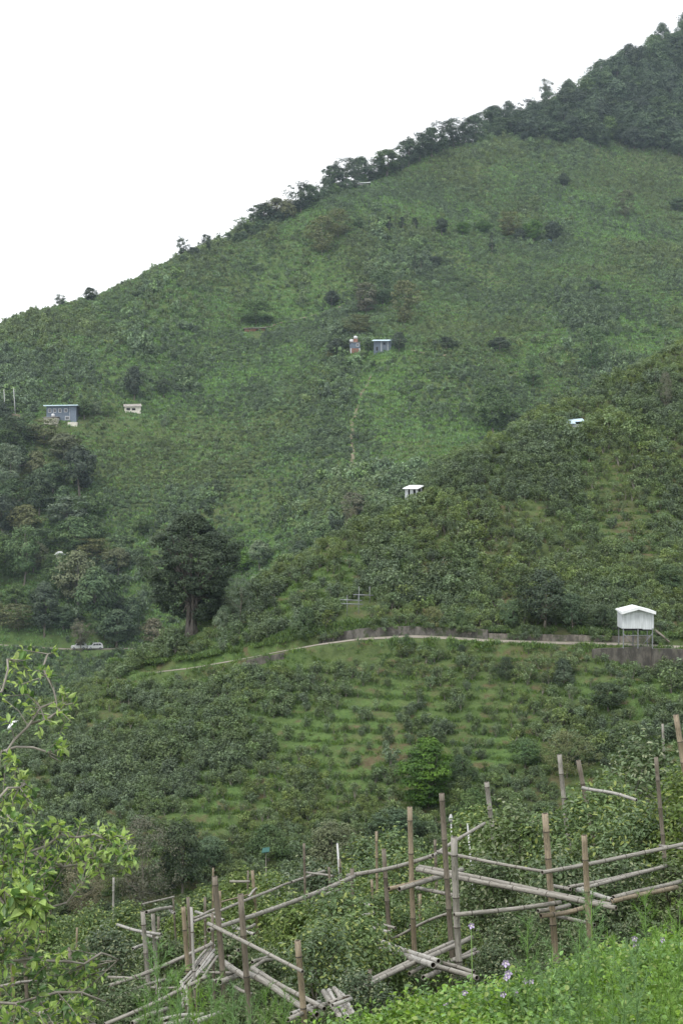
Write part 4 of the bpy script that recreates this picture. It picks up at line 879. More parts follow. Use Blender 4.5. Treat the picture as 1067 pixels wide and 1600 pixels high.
# near spur
x, y = sample(90000, 108, 240, 1.35, 11); z, sp_, nn_, fr_, frm_, rd_ = terrain_pts(x, y)
ok = sp_ & visible(x, y, z, 1.5) & (rd_ > 2.6) & clearmask(x, y); x, y, z, fr_ = x[ok], y[ok], z[ok], fr_[ok]
den = 0.30+0.75*sstep(0.40, 0.58, fbm(x/7, y/7, 61, 4)); den *= 1-0.75*np.clip(blobs(x, y, soilB), 0, 1); den *= 1-0.6*np.clip(blobs(x, y, lushB), 0, 1)
den *= np.where((fr_ > 0.0) & (fr_ < 0.5), 1.0, 0.45)
upper = y > np.interp(x, road1[::-1, 0], road1[::-1, 1]); den *= np.where(upper, 0.85, 1.0)
den = np.where(~upper & (rd_[ok] < 4.5), den*np.where(x < 4, 0.12, 0.5), den)
keep = rng.random(len(x)) < np.clip(den, 0, 1); x, y, z, upper = x[keep], y[keep], z[keep], upper[keep]
sc_ = (0.36+0.62*fbm(x/5, y/5, 71, 3))*(0.75+0.5*rng.random(len(x)))*np.where(upper, 1.35, 1.0)*np.where(rng.random(len(x)) < 0.05, 1.6, 1.0)
print('spur bushes', len(x))
wl = polydist(x, y, road1)[0]
pkall = pick(x, y, 9, 5, 81)
big = np.argsort(-sc_/y*(1+0*x)*(np.abs(x/y) < 0.24))[:300]; rest = np.setdiff1d(np.arange(len(x)), big)
for i in big:
    o_ = link('tea_bush', bush_v[int(pkall[i])], None, None, (x[i], y[i], z[i])); o_.scale = (sc_[i],)*3; o_.rotation_euler = (0, 0, rng.random()*6.28)
    px_ = x[i]/y[i]*F+CX; zone = int(np.clip((px_+40)//145, 0, 7)); lowz = y[i] < 128
    if upper[i]: where = ['below the big dark tree', 'on the narrow slope left of the big dark tree', 'on the grassy shoulder right of the big dark tree', 'on the slope left of the grey racks', 'just above the tall streaked wall', 'above the joint of the two walls', 'above the pale low wall', 'uphill of the white stilt shed'][zone]
    elif lowz: where = ['at the foot of the hill behind the near left branches', 'at the foot of the hill by the brown hollow trees', 'at the foot of the hill right of the hollow trees', 'at the foot of the hill, centre left', 'at the foot of the hill left of the bright tree', 'at the foot of the hill around the bright tree', 'at the foot of the hill right of the bright tree', 'at the foot of the hill behind the domed tea tree'][zone]
    else: where = ['on the left edge of the terraced hill', 'on the left shoulder of the terraced hill', 'under the narrow end of the road', 'on the terraces left of the grassy strips', 'beside the grassy terrace strips', 'on the terraces above the bright tree', 'below the road under the pale wall', 'below the dark wall at the right'][zone]
    tag(o_, ('small', 'mid sized', 'large')[int(np.digitize(sc_[i], [0.85, 1.15]))]+' '+('green', 'yellowish', 'dark')[0 if pkall[i] < 5 else (1 if pkall[i] < 8 else 2)]+' tea bush '+where, 'tea bush', 'tea bushes on the near spur')
pk = pkall[rest]; sz = np.stack([sc_[rest]*(0.85+0.3*rng.random(len(rest))), sc_[rest]*(0.85+0.3*rng.random(len(rest))), sc_[rest]*(0.8+0.5*rng.random(len(rest)))], 1)
gn_scatter('tea_bushes', np.stack([x, y, z], 1)[rest], rot0(len(rest)), sz, pk, bush_v, 'rows of green tea bushes covering the near terraced spur', 'tea bushes')
x = rng.uniform(-26, 42, 9000); yr = np.interp(x, road1[::-1, 0], road1[::-1, 1]); side = rng.random(len(x)) < 0.5
y = np.where(side, yr+2.5+rng.random(len(x))*0.7, yr-1.9-rng.random(len(x))*0.9); z = height(x, y); k_ = rng.random(len(x)) < sstep(0.35, 0.6, fbm(x/1.3, y/1.3, 5, 3))*np.where(side, 1.0, np.where(x < 5, 0.05, 0.35)); x, y, z, side = x[k_], y[k_], z[k_], side[k_]
z = np.where(side, np.maximum(z, np.interp(x, road1[::-1, 0], road1[::-1, 2])+0.9), z); n_ = len(x); sc_ = 0.5+0.7*rng.random(n_)
gn_scatter('grass', np.stack([x, y, z], 1), rot0(n_, 0.3), np.stack([sc_]*3, 1), rng.integers(0, 3, n_), grass_v, 'ragged grass along the road verge and the top of the wall', 'grass')
m_ = 520; x = rng.uniform(-3.0, 33, m_); yr = np.interp(x, road1[::-1, 0], road1[::-1, 1]); y = yr+2.45+rng.random(m_)*0.9; z = np.interp(x, road1[::-1, 0], road1[::-1, 2])+np.interp(x, [-3, 3, 7, 14, 15.5, 33], [0.5, 1.15, 1.25, 1.15, 0.75, 0.7])
fr2 = rng.random(m_) < 0.25; y = np.where(fr2, yr+1.78, y); z = np.where(fr2, z-0.35-0.35*rng.random(m_), z)
k_ = (rng.random(m_) < sstep(0.35, 0.6, fbm(x/1.8, y*0, 15, 3))) & ((x < 28) | (x > 32)); x, y, z = x[k_], y[k_], z[k_]; n_ = len(x); sc_ = 0.3+0.45*rng.random(n_)
gn_scatter('hanging_plants', np.stack([x, y, z], 1), rot0(n_, 0.4), np.stack([sc_]*3, 1), rng.integers(0, 5, n_), bush_v, 'straggling plants spilling over the top of the roadside wall', 'plants')
# mountain
x, y = sample(520000, 300, 930, 1.25, 12); z, sp_, nn_, fr_, frm_, rd_ = terrain_pts(x, y)
d2_, _z = polydist(x, y, road2)
ok = (~sp_) & (~nn_) & visible(x, y, z, 2.5, 4) & clearmask(x, y) & (d2_ > 3.5); x, y, z, frm_ = x[ok], y[ok], z[ok], frm_[ok]
den = 0.38+0.62*sstep(0.36, 0.58, fbm(x/22, y/22, 62, 4)); den *= 1-0.8*np.clip(blobs(x, y, lushB), 0, 1); den *= 1-0.6*np.clip(blobs(x, y, [wblob(430,890,330,480,12,22), wblob(700,690,330,600,18,22)]), 0, 1); den *= np.where((frm_ > 0.05) & (frm_ < 0.6), 1.0, 0.28)
keep = rng.random(len(x)) < den*0.95; x, y, z = x[keep], y[keep], z[keep]
sc_ = (0.30+0.50*fbm(x/14, y/14, 72, 3))*(0.65+0.6*rng.random(len(x)))*np.where(rng.random(len(x)) < 0.04, 1.9, 1.0)*(1+0.85*sstep(0.56, 0.64, fbm(x/34, y/60, 87, 4))); n_ = len(x); print('mountain bushes', n_)
sz = np.stack([sc_*(0.8+0.4*rng.random(n_)), sc_*(0.8+0.4*rng.random(n_)), sc_*(0.8+0.6*rng.random(n_))], 1)
gn_scatter('hillside_bushes', np.stack([x, y, z], 1), rot0(n_), sz, pick(x, y, 38, 4, 83), far_v, 'dense low bushes covering the whole mountainside', 'bushes')
# grass
x, y = sample(190000, 108, 240, 1.2, 13); z, sp_, nn_, fr_, frm_, rd_ = terrain_pts(x, y)
ok = sp_ & visible(x, y, z, 0.5) & (rd_ > 2.0); x, y, z, fr_ = x[ok], y[ok], z[ok], fr_[ok]
lu = np.clip(blobs(x, y, lushB)+sstep(0.45, 0.6, fbm(x/6, y/6, 47, 4)), 0, 1); den = (0.2+0.8*lu)*np.where((fr_ > 0.12) & (fr_ < 0.5), 1.0, 0.06)*1.0*(1-0.8*np.clip(blobs(x, y, soilB), 0, 1))
keep = rng.random(len(x)) < den; x, y, z = x[keep], y[keep], z[keep]; n_ = len(x); sc_ = 0.4+0.6*rng.random(n_); print('grass', n_)
gn_scatter('grass', np.stack([x, y, z], 1), rot0(n_), np.stack([sc_]*3, 1), rng.integers(0, 3, n_), grass_v, 'green grass between the tea bushes on the spur', 'grass')
x, y = sample(190000, 300, 900, 1.2, 14); z, sp_, nn_, fr_, frm_, rd_ = terrain_pts(x, y); d2_, _z = polydist(x, y, road2)
lu = np.clip(blobs(x, y, lushB)+0.7*sstep(0.5, 0.62, fbm(x/22, y/22, 47, 4)), 0, 1)
ok = (~sp_) & (~nn_) & visible(x, y, z, 1.0, 4) & (rng.random(len(x)) < 0.25+0.75*lu) & (d2_ > 3); x, y, z = x[ok], y[ok], z[ok]; n_ = len(x); sc_ = 0.8+0.9*rng.random(n_); print('grass far', n_)
gn_scatter('grass', np.stack([x, y, z], 1), rot0(n_), np.stack([sc_]*3, 1), rng.integers(0, 3, n_), grassf_v, 'bright green grass in open patches of the mountainside', 'grass')
# ------------------------------------------------------------------ near tea trees behind and between the bamboo frames
def near_tree_data(q, v):
    """q: height / width class"""
    if ('tea', q, v) not in cache:
        r = np.random.default_rng(900+v+10*q); H = (2.6, 3.2, 3.8)[q]; R = (1.8, 1.45, 1.15)[q]
        cc = clusters(r, 120, R-0.25, 0.25, H-0.22, 'round', 0.35)
        cache[('tea', q, v)] = (trunk_mesh('trunk', r, cc, H, 0.4, 0.055, 12, 6, 26), crown_mesh('crown', r, cc, 0.31, 70, 0.085, 0.46, 0.8, True, 0.25))
    return cache[('tea', q, v)]
tea_n = [0]
def tea(px, ptop, d, wp, mat, label, group='tea trees around the bamboo frames'):
    x = (px-CX)*d/F; zg = H1(x, d); H = max((CY-ptop)*d/F-zg, 0.8)*(1.0 if (px > 740 and d > 18) or d > 25 else 1.07); w = max(wp*d/F*1.15, H*0.6)
    q = 0 if H/w < 0.9 else (1 if H/w < 1.35 else 2); tm, cm = near_tree_data(q, tea_n[0] % 3); tea_n[0] += 1
    e = empty('tea_tree', (x, d, zg-0.05), random.random()*6.28); e.scale = (w/(3.6, 2.9, 2.3)[q],)*2+(H/(2.6, 3.2, 3.8)[q],); tag(e, label, 'tea tree', group)
    t = link('trunk', tm, M['twig'], e); c_ = link('crown', cm, M['tea_near'], e); c_.material_slots[0].link = 'OBJECT'; c_.material_slots[0].material = M[mat]
    return e
for a in [(800,1236,20,190,'tea_dark','broad dark tea tree behind the right bamboo frame, left of the second post top'),(905,1232,19,190,'tea_near','tea tree with glossy pale leaves behind the right frame'),(1012,1138,32,170,'tea_dark','tall grey green tree with domed top at the right edge'),
          (1000,1235,18.5,190,'tea_near','dense tea tree behind the thin right hand post'),(1075,1215,18,150,'tea_near','tea tree cut by the right edge'),(940,1200,27,110,'tea_near','yellowish green tea tree below the tall domed tree'),(870,1330,16.5,170,'tea_dark','shaded tea tree just behind the thick post of the right frame'),
          (960,1340,16.5,180,'tea_dark','shaded tea tree behind the lower double rails on the right'),(1060,1350,16.5,160,'tea_dark','shaded tea tree low at the right edge'),(760,1335,17.5,150,'tea_dark','dark tea tree right of the central posts'),(745,1250,27,120,'tea_near','light green tea tree top left of the broad dark one'),
          (625,1290,40,110,'tea_near','pale tea tree behind the tallest central posts'),(690,1310,30,90,'tea_near','tea tree between the two white pipes'),(570,1300,42,90,'tea_near','distant pale tea tree left of the central posts'),(640,1345,25,120,'tea_near','tea tree filling the middle of the central frame'),
          (690,1400,19.5,130,'tea_near','tea tree low inside the central frame'),(590,1400,17,120,'tea_near','tea tree left of the central frame'),(530,1390,14.3,190,'tea_near','large glossy tea tree under the long diagonal pole'),(465,1400,15.5,130,'tea_near','tea tree right behind the two thick left centre posts'),
          (560,1430,13.2,150,'tea_near','tea tree in front of the crossing poles, left side'),(500,1450,12.6,120,'tea_near','tea tree beside the short post at the bottom'),(485,1345,24,110,'tea_dark','dark small leaved tea tree above the long diagonal pole'),(430,1355,32,100,'tea_near','light tea tree behind the back left frame'),
          (375,1350,38,90,'tea_near','distant tea tree above the back left frame'),(320,1375,40,90,'tea_near','distant tea tree left of the back frame'),(380,1400,21,120,'tea_near','tea tree within the back left frame'),(300,1405,27,120,'tea_near','tea tree behind the bleached thin pole'),
          (250,1400,28,110,'tea_dark','tea tree behind the grey goalpost frame'),(200,1400,27,120,'tea_near','tea tree with light top left of the grey goalpost frame'),(140,1405,30,110,'tea_near','tea tree below the brown hollow trees'),(90,1420,26,120,'tea_near','tea tree right of the left shelf frame'),
          (30,1420,26,120,'tea_dark','tea tree behind the left shelf frame'),(175,1455,17,150,'tea_dark','dark tea tree between the orange post and the grey goalpost'),(260,1460,16,150,'tea_dark','dark tea tree under the grey goalpost frame'),(110,1490,15,150,'tea_dark','dark tea tree around the orange post'),
          (40,1500,14.5,150,'tea_dark','dark tea tree at the bottom left corner'),(370,1450,15,120,'tea_dark','dark tea tree between the two thick left centre posts'),(320,1500,14,140,'tea_dark','shaded tea tree behind the fan of thin poles'),(420,1490,13.5,140,'tea_dark','shaded tea tree behind the thick double rails'),
          (200,1530,12.5,140,'tea_dark','low tea tree near the bottom left'),(620,1500,13.5,120,'tea_dark','shaded tea tree below the crossing poles'),(800,1430,15.5,140,'tea_dark','shaded tea tree low behind the middle right rails'),(720,1440,16,110,'tea_near','light low tea tree right of the central posts'),
          (560,1520,11.8,110,'tea_dark','low tea tree under the slanting pole pair'),(900,1440,15,150,'tea_dark','dark tea tree under the right frame'),(1000,1430,15,150,'tea_dark','dark tea tree low under the right double rails'),(520,1570,11.5,90,'tea_dark','small tea tree beside the short pole bundle'),
          (440,1560,11.4,110,'tea_dark','small tea tree at the bottom, left of the pole bundle'),(140,1570,11.8,130,'tea_dark','small tea tree at the bottom left'),(60,1570,12,130,'tea_dark','small tea tree in the bottom left corner, in front'),(620,1440,20,110,'tea_near','tea tree low between the central frame and the bent pole'),
          (540,1340,30,100,'tea_near','tea tree just above the bend of the long pole'),(690,1500,13.2,100,'tea_dark','low tea tree behind the lower crossing of poles'),(780,1480,13.5,110,'tea_dark','low dark tea tree above the weed bank'),(860,1490,13,110,'tea_dark','low dark tea tree behind the weed bank, middle'),(350,1560,12,120,'tea_dark','low tea tree at the bottom, behind the feathery weeds')]:
    tea(*a)
for (px, pt, d) in ((1180,1230,19),(1290,1220,21),(1420,1230,20),(1200,1340,15),(1340,1330,16),(1480,1330,15),(-90,1420,17),(-200,1430,20),(-120,1520,14),(-300,1480,17)):
    tea(px, pt, d, 170, 'tea_dark' if px % 20 else 'tea_near', 'tea tree standing just outside the edge of the view')

# ------------------------------------------------------------------ bamboo
def bamboo_mesh(a, b, r0, r1, seed, mat, bend=0.0, n=12, org=Vector((0, 0, 0))):
    rr = np.random.default_rng(seed); a = Vector(a); b = Vector(b); L = (b-a).length; ax = (b-a).normalized()
    side = ax.cross(Vector((0, 0, 1)) if abs(ax.z) < 0.9 else Vector((1, 0, 0))).normalized(); up = side.cross(ax)
    ss = [0.0]; node = [False]; s = rr.uniform(0.08, 0.3); rn = rr.random()*40
    while s < L-0.05:
        for ds, nd in ((-0.016, False), (-0.006, True), (0.006, True), (0.016, False)): ss.append(s+ds); node.append(nd)
        m_ = s+0.16; ss.append(m_); node.append(False); s += rr.uniform(0.26, 0.40)
    order = np.argsort(ss); ss = [ss[i] for i in order if ss[i] < L-0.02]; nd_ = [node[i] for i in order][:len(ss)]; ss.append(L); nd_.append(False)
    V = []; A = []; Fc = []; Mi = []; wob = rr.normal(size=4)*0.006; bx = bend*rr.choice([-1, 1])
    for s, nd in zip(ss, nd_):
        t = s/L; c_ = a+ax*s+up*(-bend*math.sin(math.pi*t)+wob[0]*math.sin(5*t+wob[1]*300))+side*(bx*0.5*math.sin(math.pi*t)+wob[2]*math.sin(7*t+wob[3]*300)); r_ = r0+(r1-r0)*t
        if nd: r_ *= 1.13
        for k in range(n):
            an = 2*math.pi*k/n; V.append(c_+(side*math.cos(an)+up*math.sin(an))*r_); A.append((s+rn, math.cos(an)*0.35+rn*0.7, math.sin(an)*0.35))
    for i in range(len(ss)-1):
        m_ = 1 if (nd_[i] and nd_[i+1]) else 0
        for k in range(n): Fc.append((i*n+k, i*n+(k+1) % n, (i+1)*n+(k+1) % n, (i+1)*n+k)); Mi.append(m_)
    for end, sgn in ((0, 1), (len(ss)-1, -1)):      # cut, hollow ends
        c_ = sum((V[end*n+k] for k in range(n)), Vector())/n; base = len(V)
        for q, dd in ((0.76, 0), (0.72, 0.09)):
            for k in range(n): V.append(c_+(V[end*n+k]-c_)*q+ax*dd*sgn); A.append((rn, 0, 0))
        for k in range(n):
            k2 = (k+1) % n; f1 = (end*n+k2, end*n+k, base+k, base+k2); f2 = (base+k2, base+k, base+n+k, base+n+k2)
            Fc.append(f1 if sgn > 0 else f1[::-1]); Mi.append(0); Fc.append(f2 if sgn > 0 else f2[::-1]); Mi.append(2)
        f3 = [base+n+k for k in range(n)]; Fc.append(f3[::-1] if sgn > 0 else f3); Mi.append(2)
    me = bpy.data.meshes.new('bamboo'); me.from_pydata([tuple(v-org) for v in V], [], Fc); me.polygons.foreach_set('material_index', Mi)
    me.polygons.foreach_set('use_smooth', [True]*len(Fc)); at = me.attributes.new('along', 'FLOAT_VECTOR', 'POINT'); at.data.foreach_set('vector', np.array(A, dtype=np.float32).ravel())
    for mm_ in (M[mat], M['bam_node'], M['bam_in']): me.materials.append(mm_)
    me.update(); return me
bseed = [0]
MATS = {'g': 'bam_grey', 't': 'bam_tan', 'b': 'bam_brown', 'p': 'bam_pale'}
def to_ground(a, b, limit=7.0):
    dr = (b-a).normalized(); q = b.copy(); k = 0
    while q.z > H1(q.x, q.y)-0.3 and k < limit: q += dr*0.15; k += 0.15
    return q
def member(spec, org, parent=None, thing_name=None):
    kind, x0, y0, d0, x1, y1, d1, w, m_ = spec[:9]; w *= 0.94; bend = spec[9] if len(spec) > 9 else 0.0
    bseed[0] += 1; a = P(x0, y0, d0); b = P(x1, y1, d1); r0 = w*d0/F/2; r1 = w*d1/F/2*(0.97 if kind == 'rail' else 1.0)
    if kind == 'post': bend = float(np.random.default_rng(bseed[0]).uniform(0.005, 0.022)); b = to_ground(a, b); r1 = r0*1.06; a, b = b, a; r0, r1 = r1, r0
    me = bamboo_mesh(a, b, r0, r1, bseed[0], MATS[m_], bend, 14 if w > 7 else 9, org)
    return link(thing_name or kind, me, None, parent)
def frame(label, members, name='bamboo_scaffold', group='bamboo scaffolds round the tea trees', cat='bamboo scaffold'):
    s0 = next((m for m in members if m[0] == 'post'), members[0]); b = to_ground(P(*s0[1:4]), P(*s0[4:7])) if s0[0] == 'post' else P(*s0[1:4])
    e = empty(name, b); tag(e, label, cat, group)
    for m in members: member(m, b, e)
    return e
def single(name, label, spec, group=None, cat=None):
    b = to_ground(P(*spec[1:4]), P(*spec[4:7])) if spec[0] == 'post' else P(*spec[4:7])
    o_ = member(spec, b, None, name); o_.location = b; tag(o_, label, cat or name.replace('_', ' '), group)
PO, RA = 'post', 'rail'
frame('largest bamboo scaffold, on the right, with two thick posts and doubled lower rails', [
    (PO, 851,1271,14, 870,1502,14, 10.5,'t'), (PO, 913,1305,13.4, 923,1483,13.4, 9.5,'t'), (PO, 1024,1183,17, 1046,1415,17, 6.8,'b'),
    (RA, 846,1363,13.85, 1090,1313,15.5, 7,'g',0.02), (RA, 683,1331,15.3, 849,1362,14.15, 5.5,'g'), (RA, 709,1430,13.2, 875,1411,13.9, 7.5,'g'),
    (RA, 840,1424,13.9, 890,1415,14.2, 7,'g'), (RA, 845,1432,13.8, 946,1410,14.3, 8,'t'), (RA, 952,1409,14.2, 1056,1386,15.6, 8,'t'), (RA, 957,1403,14.3, 1062,1377,15.8, 7.5,'g'),
    (RA, 888,1386,15.2, 1036,1356,16.6, 6,'g'), (RA, 900,1391,15.0, 1040,1353,16.5, 6.5,'g'), (RA, 903,1391,14.9, 956,1405,14.2, 8,'p'), (RA, 868,1431,14.2, 928,1445,13.5, 6.5,'g'),
    (RA, 864,1384,15.3, 890,1390,15, 6.5,'g'), (RA, 1045,1364,16.8, 1110,1376,16, 7,'g'), (RA, 1048,1392,16.8, 1110,1402,16.4, 7,'g'), (RA, 1030,1321,16.8, 1100,1332,16, 4.5,'g')])
frame('tall central bamboo scaffold with forked top rail and one long doubled rail', [
    (PO, 690,1240,14.2, 709,1515,14.2, 9,'b'), (PO, 640,1261,15, 649,1488,15, 8.5,'t'), (PO, 709,1308,13.3, 721,1523,13.3, 11,'g'), (PO, 599,1327,16.5, 609,1450,16.5, 7.5,'b'),
    (RA, 543,1369,17, 676,1337,15.5, 7,'g',0.02), (RA, 672,1339,15.5, 757,1286,17.5, 5.5,'g'), (RA, 651,1358,14.9, 962,1419,13.2, 8.5,'g'), (RA, 655,1354,15.1, 955,1413,13.5, 7,'g'),
    (RA, 608,1389,14.6, 700,1366,15.3, 7.5,'t'), (RA, 624,1389,14.5, 722,1359,15.6, 8,'g'), (RA, 651,1387,15.2, 708,1399,14.4, 6.5,'g'), (RA, 613,1465,16.6, 700,1427,15.8, 5,'g'), (RA, 640,1446,16, 648,1441,16.1, 5,'g')])
frame('left centre bamboo scaffold with two thick stained posts and a long rising pole', [
    (PO, 335,1370,12.2, 350,1530,12.2, 9.5,'b'), (PO, 376,1397,11.6, 393,1598,11.6, 10,'b'), (PO, 465,1470,10.6, 476,1590,10.6, 10.5,'t'),
    (RA, 326,1454,12.1, 552,1370,16.6, 7.5,'g',0.03), (RA, 326,1443,11.9, 473,1518,10.4, 6.5,'g'),
    (RA, 385,1521,11.8, 495,1583,10.6, 10.5,'g'), (RA, 393,1513,12, 506,1577,10.8, 8.5,'g'), (RA, 352,1504,12.6, 386,1530,11.9, 10,'g'), (RA, 344,1536,11.9, 376,1521,12.6, 9.5,'g'), (RA, 339,1532,12.1, 366,1518,12.8, 7,'g'),
    (RA, 356,1536,12.3, 394,1555,11.7, 5.5,'g'), (RA, 395,1510,12.4, 424,1499,13.2, 6,'g'), (RA, 394,1504,12.6, 420,1494,13.4, 6,'g'), (RA, 333,1531,12.3, 345,1536,12, 5,'g')])
frame('scaffold of thin poles with leaning grey stakes, left of two thick stained posts', [
    (PO, 287,1417,12.8, 299,1540,12.8, 7.5,'t'), (PO, 293,1402,14, 300,1490,14, 5.5,'b'), (PO, 332,1427,13.5, 339,1577,13.5, 5,'b'), (PO, 302,1540,13, 309,1590,13, 5,'b'),
    (RA, 171,1540,12.8, 332,1474,13.4, 6.5,'g',0.02), (RA, 165,1602,11.6, 325,1526,12.4, 6.5,'g'), (RA, 299,1417,12.5, 305,1542,12.4, 5,'p'), (RA, 280,1538,12.4, 334,1478,13.6, 4.5,'p'), (RA, 283,1541,12.3, 330,1490,13.4, 4,'g'),
    (RA, 290,1543,12.2, 336,1484,13.5, 4.5,'p'), (RA, 303,1530,12.5, 335,1492,13.3, 5,'p'), (RA, 300,1514,12.8, 331,1470,13.6, 4,'g'), (RA, 305,1545,12.2, 340,1494,13, 4.5,'g'), (RA, 312,1510,12.9, 333,1478,13.6, 5.5,'g'),
    (RA, 286,1535,12.2, 288,1575,12.1, 6,'p'), (RA, 292,1540,12.1, 292,1590,12, 6,'p'), (RA, 316,1520,12.7, 372,1519,12.3, 4.5,'g')])
frame('thin bamboo frame further back, behind the long rising pole', [
    (PO, 320,1402,19, 321,1430,19, 4.5,'b'), (PO, 344,1392,20, 345,1420,20, 4,'t'), (PO, 394,1360,21, 398,1406,21, 5.5,'t'), (PO, 388,1360,23, 388,1376,23, 3,'b'), (PO, 514,1355,19, 517,1402,19, 4.5,'b'), (PO, 355,1500,16, 358,1540,16, 6,'t'),
    (RA, 302,1440,17, 436,1386,21, 4.8,'g'), (RA, 302,1434,17.3, 340,1420,18, 4.2,'g'), (RA, 456,1378,21, 507,1361,23, 4.5,'g'), (RA, 420,1392,20.5, 460,1377,21.5, 4,'g'), (RA, 479,1363,22.5, 520,1369,21, 3.8,'g'), (RA, 359,1377,22, 391,1377,22, 4,'g'),
    (RA, 344,1410,20, 391,1397,21, 2.8,'t'), (RA, 306,1424,18, 350,1438,17.2, 4.5,'p'), (RA, 346,1476,15.5, 373,1484,14.8, 6,'g'), (RA, 345,1494,15, 362,1495,14.8, 5,'g'), (RA, 364,1449,16.5, 396,1459,15.8, 6,'p'), (RA, 370,1461,16, 398,1443,17, 5.5,'g'),
    (RA, 350,1465,16, 380,1455,16.5, 5.5,'g'), (RA, 502,1399,18.5, 528,1391,19, 5.5,'g'), (RA, 388,1401,20.6, 400,1388,21, 4,'p')])
frame('grey goalpost shaped frame standing left of the leaning stakes', [
    (PO, 224,1424,15, 236,1562,15, 7.5,'g'), (PO, 239,1428,15.6, 246,1531,15.6, 6.5,'g'), (PO, 247,1432,17, 248,1483,17, 4.5,'b'), (PO, 270,1400,18, 272,1424,18, 3,'b'),
    (RA, 229,1425,15, 268,1417,16.5, 6,'g'), (RA, 222,1413,17, 272,1401,18, 3,'g'), (RA, 184,1446,16.5, 253,1461,15.2, 5,'p'), (RA, 208,1482,15.6, 248,1469,16.4, 5,'p'), (RA, 265,1421,16.5, 273,1428,16.2, 5,'p'), (RA, 223,1460,16, 250,1466,15.5, 5,'p')])
frame('low bamboo frame at the bottom left made of slanting poles', [
    (PO, 111,1480,11.4, 113,1598,11.4, 6.5,'b'), (RA, 46,1591,10.8, 126,1556,11.5, 7.5,'g'), (RA, 90,1566,11.5, 135,1552,11.9, 6,'g'), (RA, 169,1527,14, 228,1528,14, 4.5,'g'), (RA, 191,1554,13, 259,1529,14, 5.5,'g'), (RA, 236,1543,13.8, 284,1544,13.6, 4,'g'),
    (RA, 206,1598,11.4, 260,1576,11.9, 8,'g'), (RA, 0,1541,12.5, 60,1531,13, 5,'g'), (RA, 248,1531,13.6, 247,1565,13.4, 5,'p'), (RA, 250,1592,11.6, 318,1584,11.7, 7,'p'), (RA, 300,1598,11.3, 345,1583,11.5, 8,'p'), (RA, 255,1602,11.2, 300,1592,11.4, 8,'g')])
frame('bamboo shelf frame half hidden by leaves at the left edge', [
    (PO, 35,1342,14, 42,1490,14, 6,'b'), (PO, 48,1355,16, 52,1480,16, 4.5,'b'), (PO, 21,1457,14, 22,1492,14, 5.5,'t'), (PO, -2,1462,14, -1,1490,14, 5,'t'), (PO, 24,1480,15, 24,1500,15, 3,'p'),
    (RA, -15,1469,13.8, 66,1461,14.2, 5.5,'t'), (RA, 22,1459,14.1, 70,1456,14.6, 5,'t'), (RA, 60,1429,15.5, 80,1427,15.5, 4,'t'), (RA, 0,1462,14.6, 30,1458,14.8, 5,'t')])
# poles lying loose across one another
def loose(label, members, name='bamboo_pole_pair'):
    return frame(label, members, name, None, 'bamboo poles')
loose('two thick pale poles with open dark ends laid side by side below the central frame', [(RA, 584,1469,14.1, 684,1502,12.6, 9,'p'), (RA, 596,1482,13.9, 676,1508,12.5, 11,'p')])
loose('long pair of poles slanting up to the right under the thick pale poles', [(RA, 546,1546,12.2, 708,1472,13.6, 8,'g'), (RA, 543,1554,12.0, 736,1464,13.7, 8.5,'g')])
loose('crossed poles lying lowest under the central posts', [(RA, 676,1508,13.0, 745,1528,12.4, 9,'g'), (RA, 686,1503,13.2, 740,1518,12.8, 7,'g'), (RA, 698,1505,13.6, 747,1487,14.2, 6,'g'), (RA, 706,1500,13.8, 742,1484,14.4, 6,'g'), (RA, 662,1528,12.6, 686,1517,13, 9,'g'), (RA, 640,1520,12.9, 668,1508,13.3, 7,'g')], 'bamboo_pole_pile')
loose('short poles bundled side by side with two short cross pieces at the bottom', [(RA, 506,1550,10.9, 535,1594,10.2, 9,'g'), (RA, 513,1546,11, 543,1592,10.2, 8,'p'), (RA, 521,1544,11.1, 550,1589,10.3, 8,'g'), (RA, 528,1548,11.2, 554,1584,10.4, 8,'p'), (RA, 520,1571,10.35, 549,1561,10.5, 7,'p'), (RA, 514,1567,10.4, 545,1556,10.6, 6,'g')], 'bamboo_pole_bundle')
loose('pair of pale poles poking out left of the pole bundle', [(RA, 450,1593,10.3, 514,1566,11.2, 8,'g'), (RA, 456,1583,10.6, 500,1566,11.2, 7,'p')])
loose('broken bits of pole lying among leaves left of the central frame', [(RA, 578,1442,16.2, 617,1449,15.7, 5,'g'), (RA, 575,1448,15.8, 609,1457,15.3, 6,'p'), (RA, 557,1408,16.5, 580,1415,16.2, 6,'p'), (RA, 556,1437,15.2, 582,1426,15.9, 7,'p'), (RA, 545,1454,14.6, 560,1463,14.2, 6,'p')], 'bamboo_pole_pile')
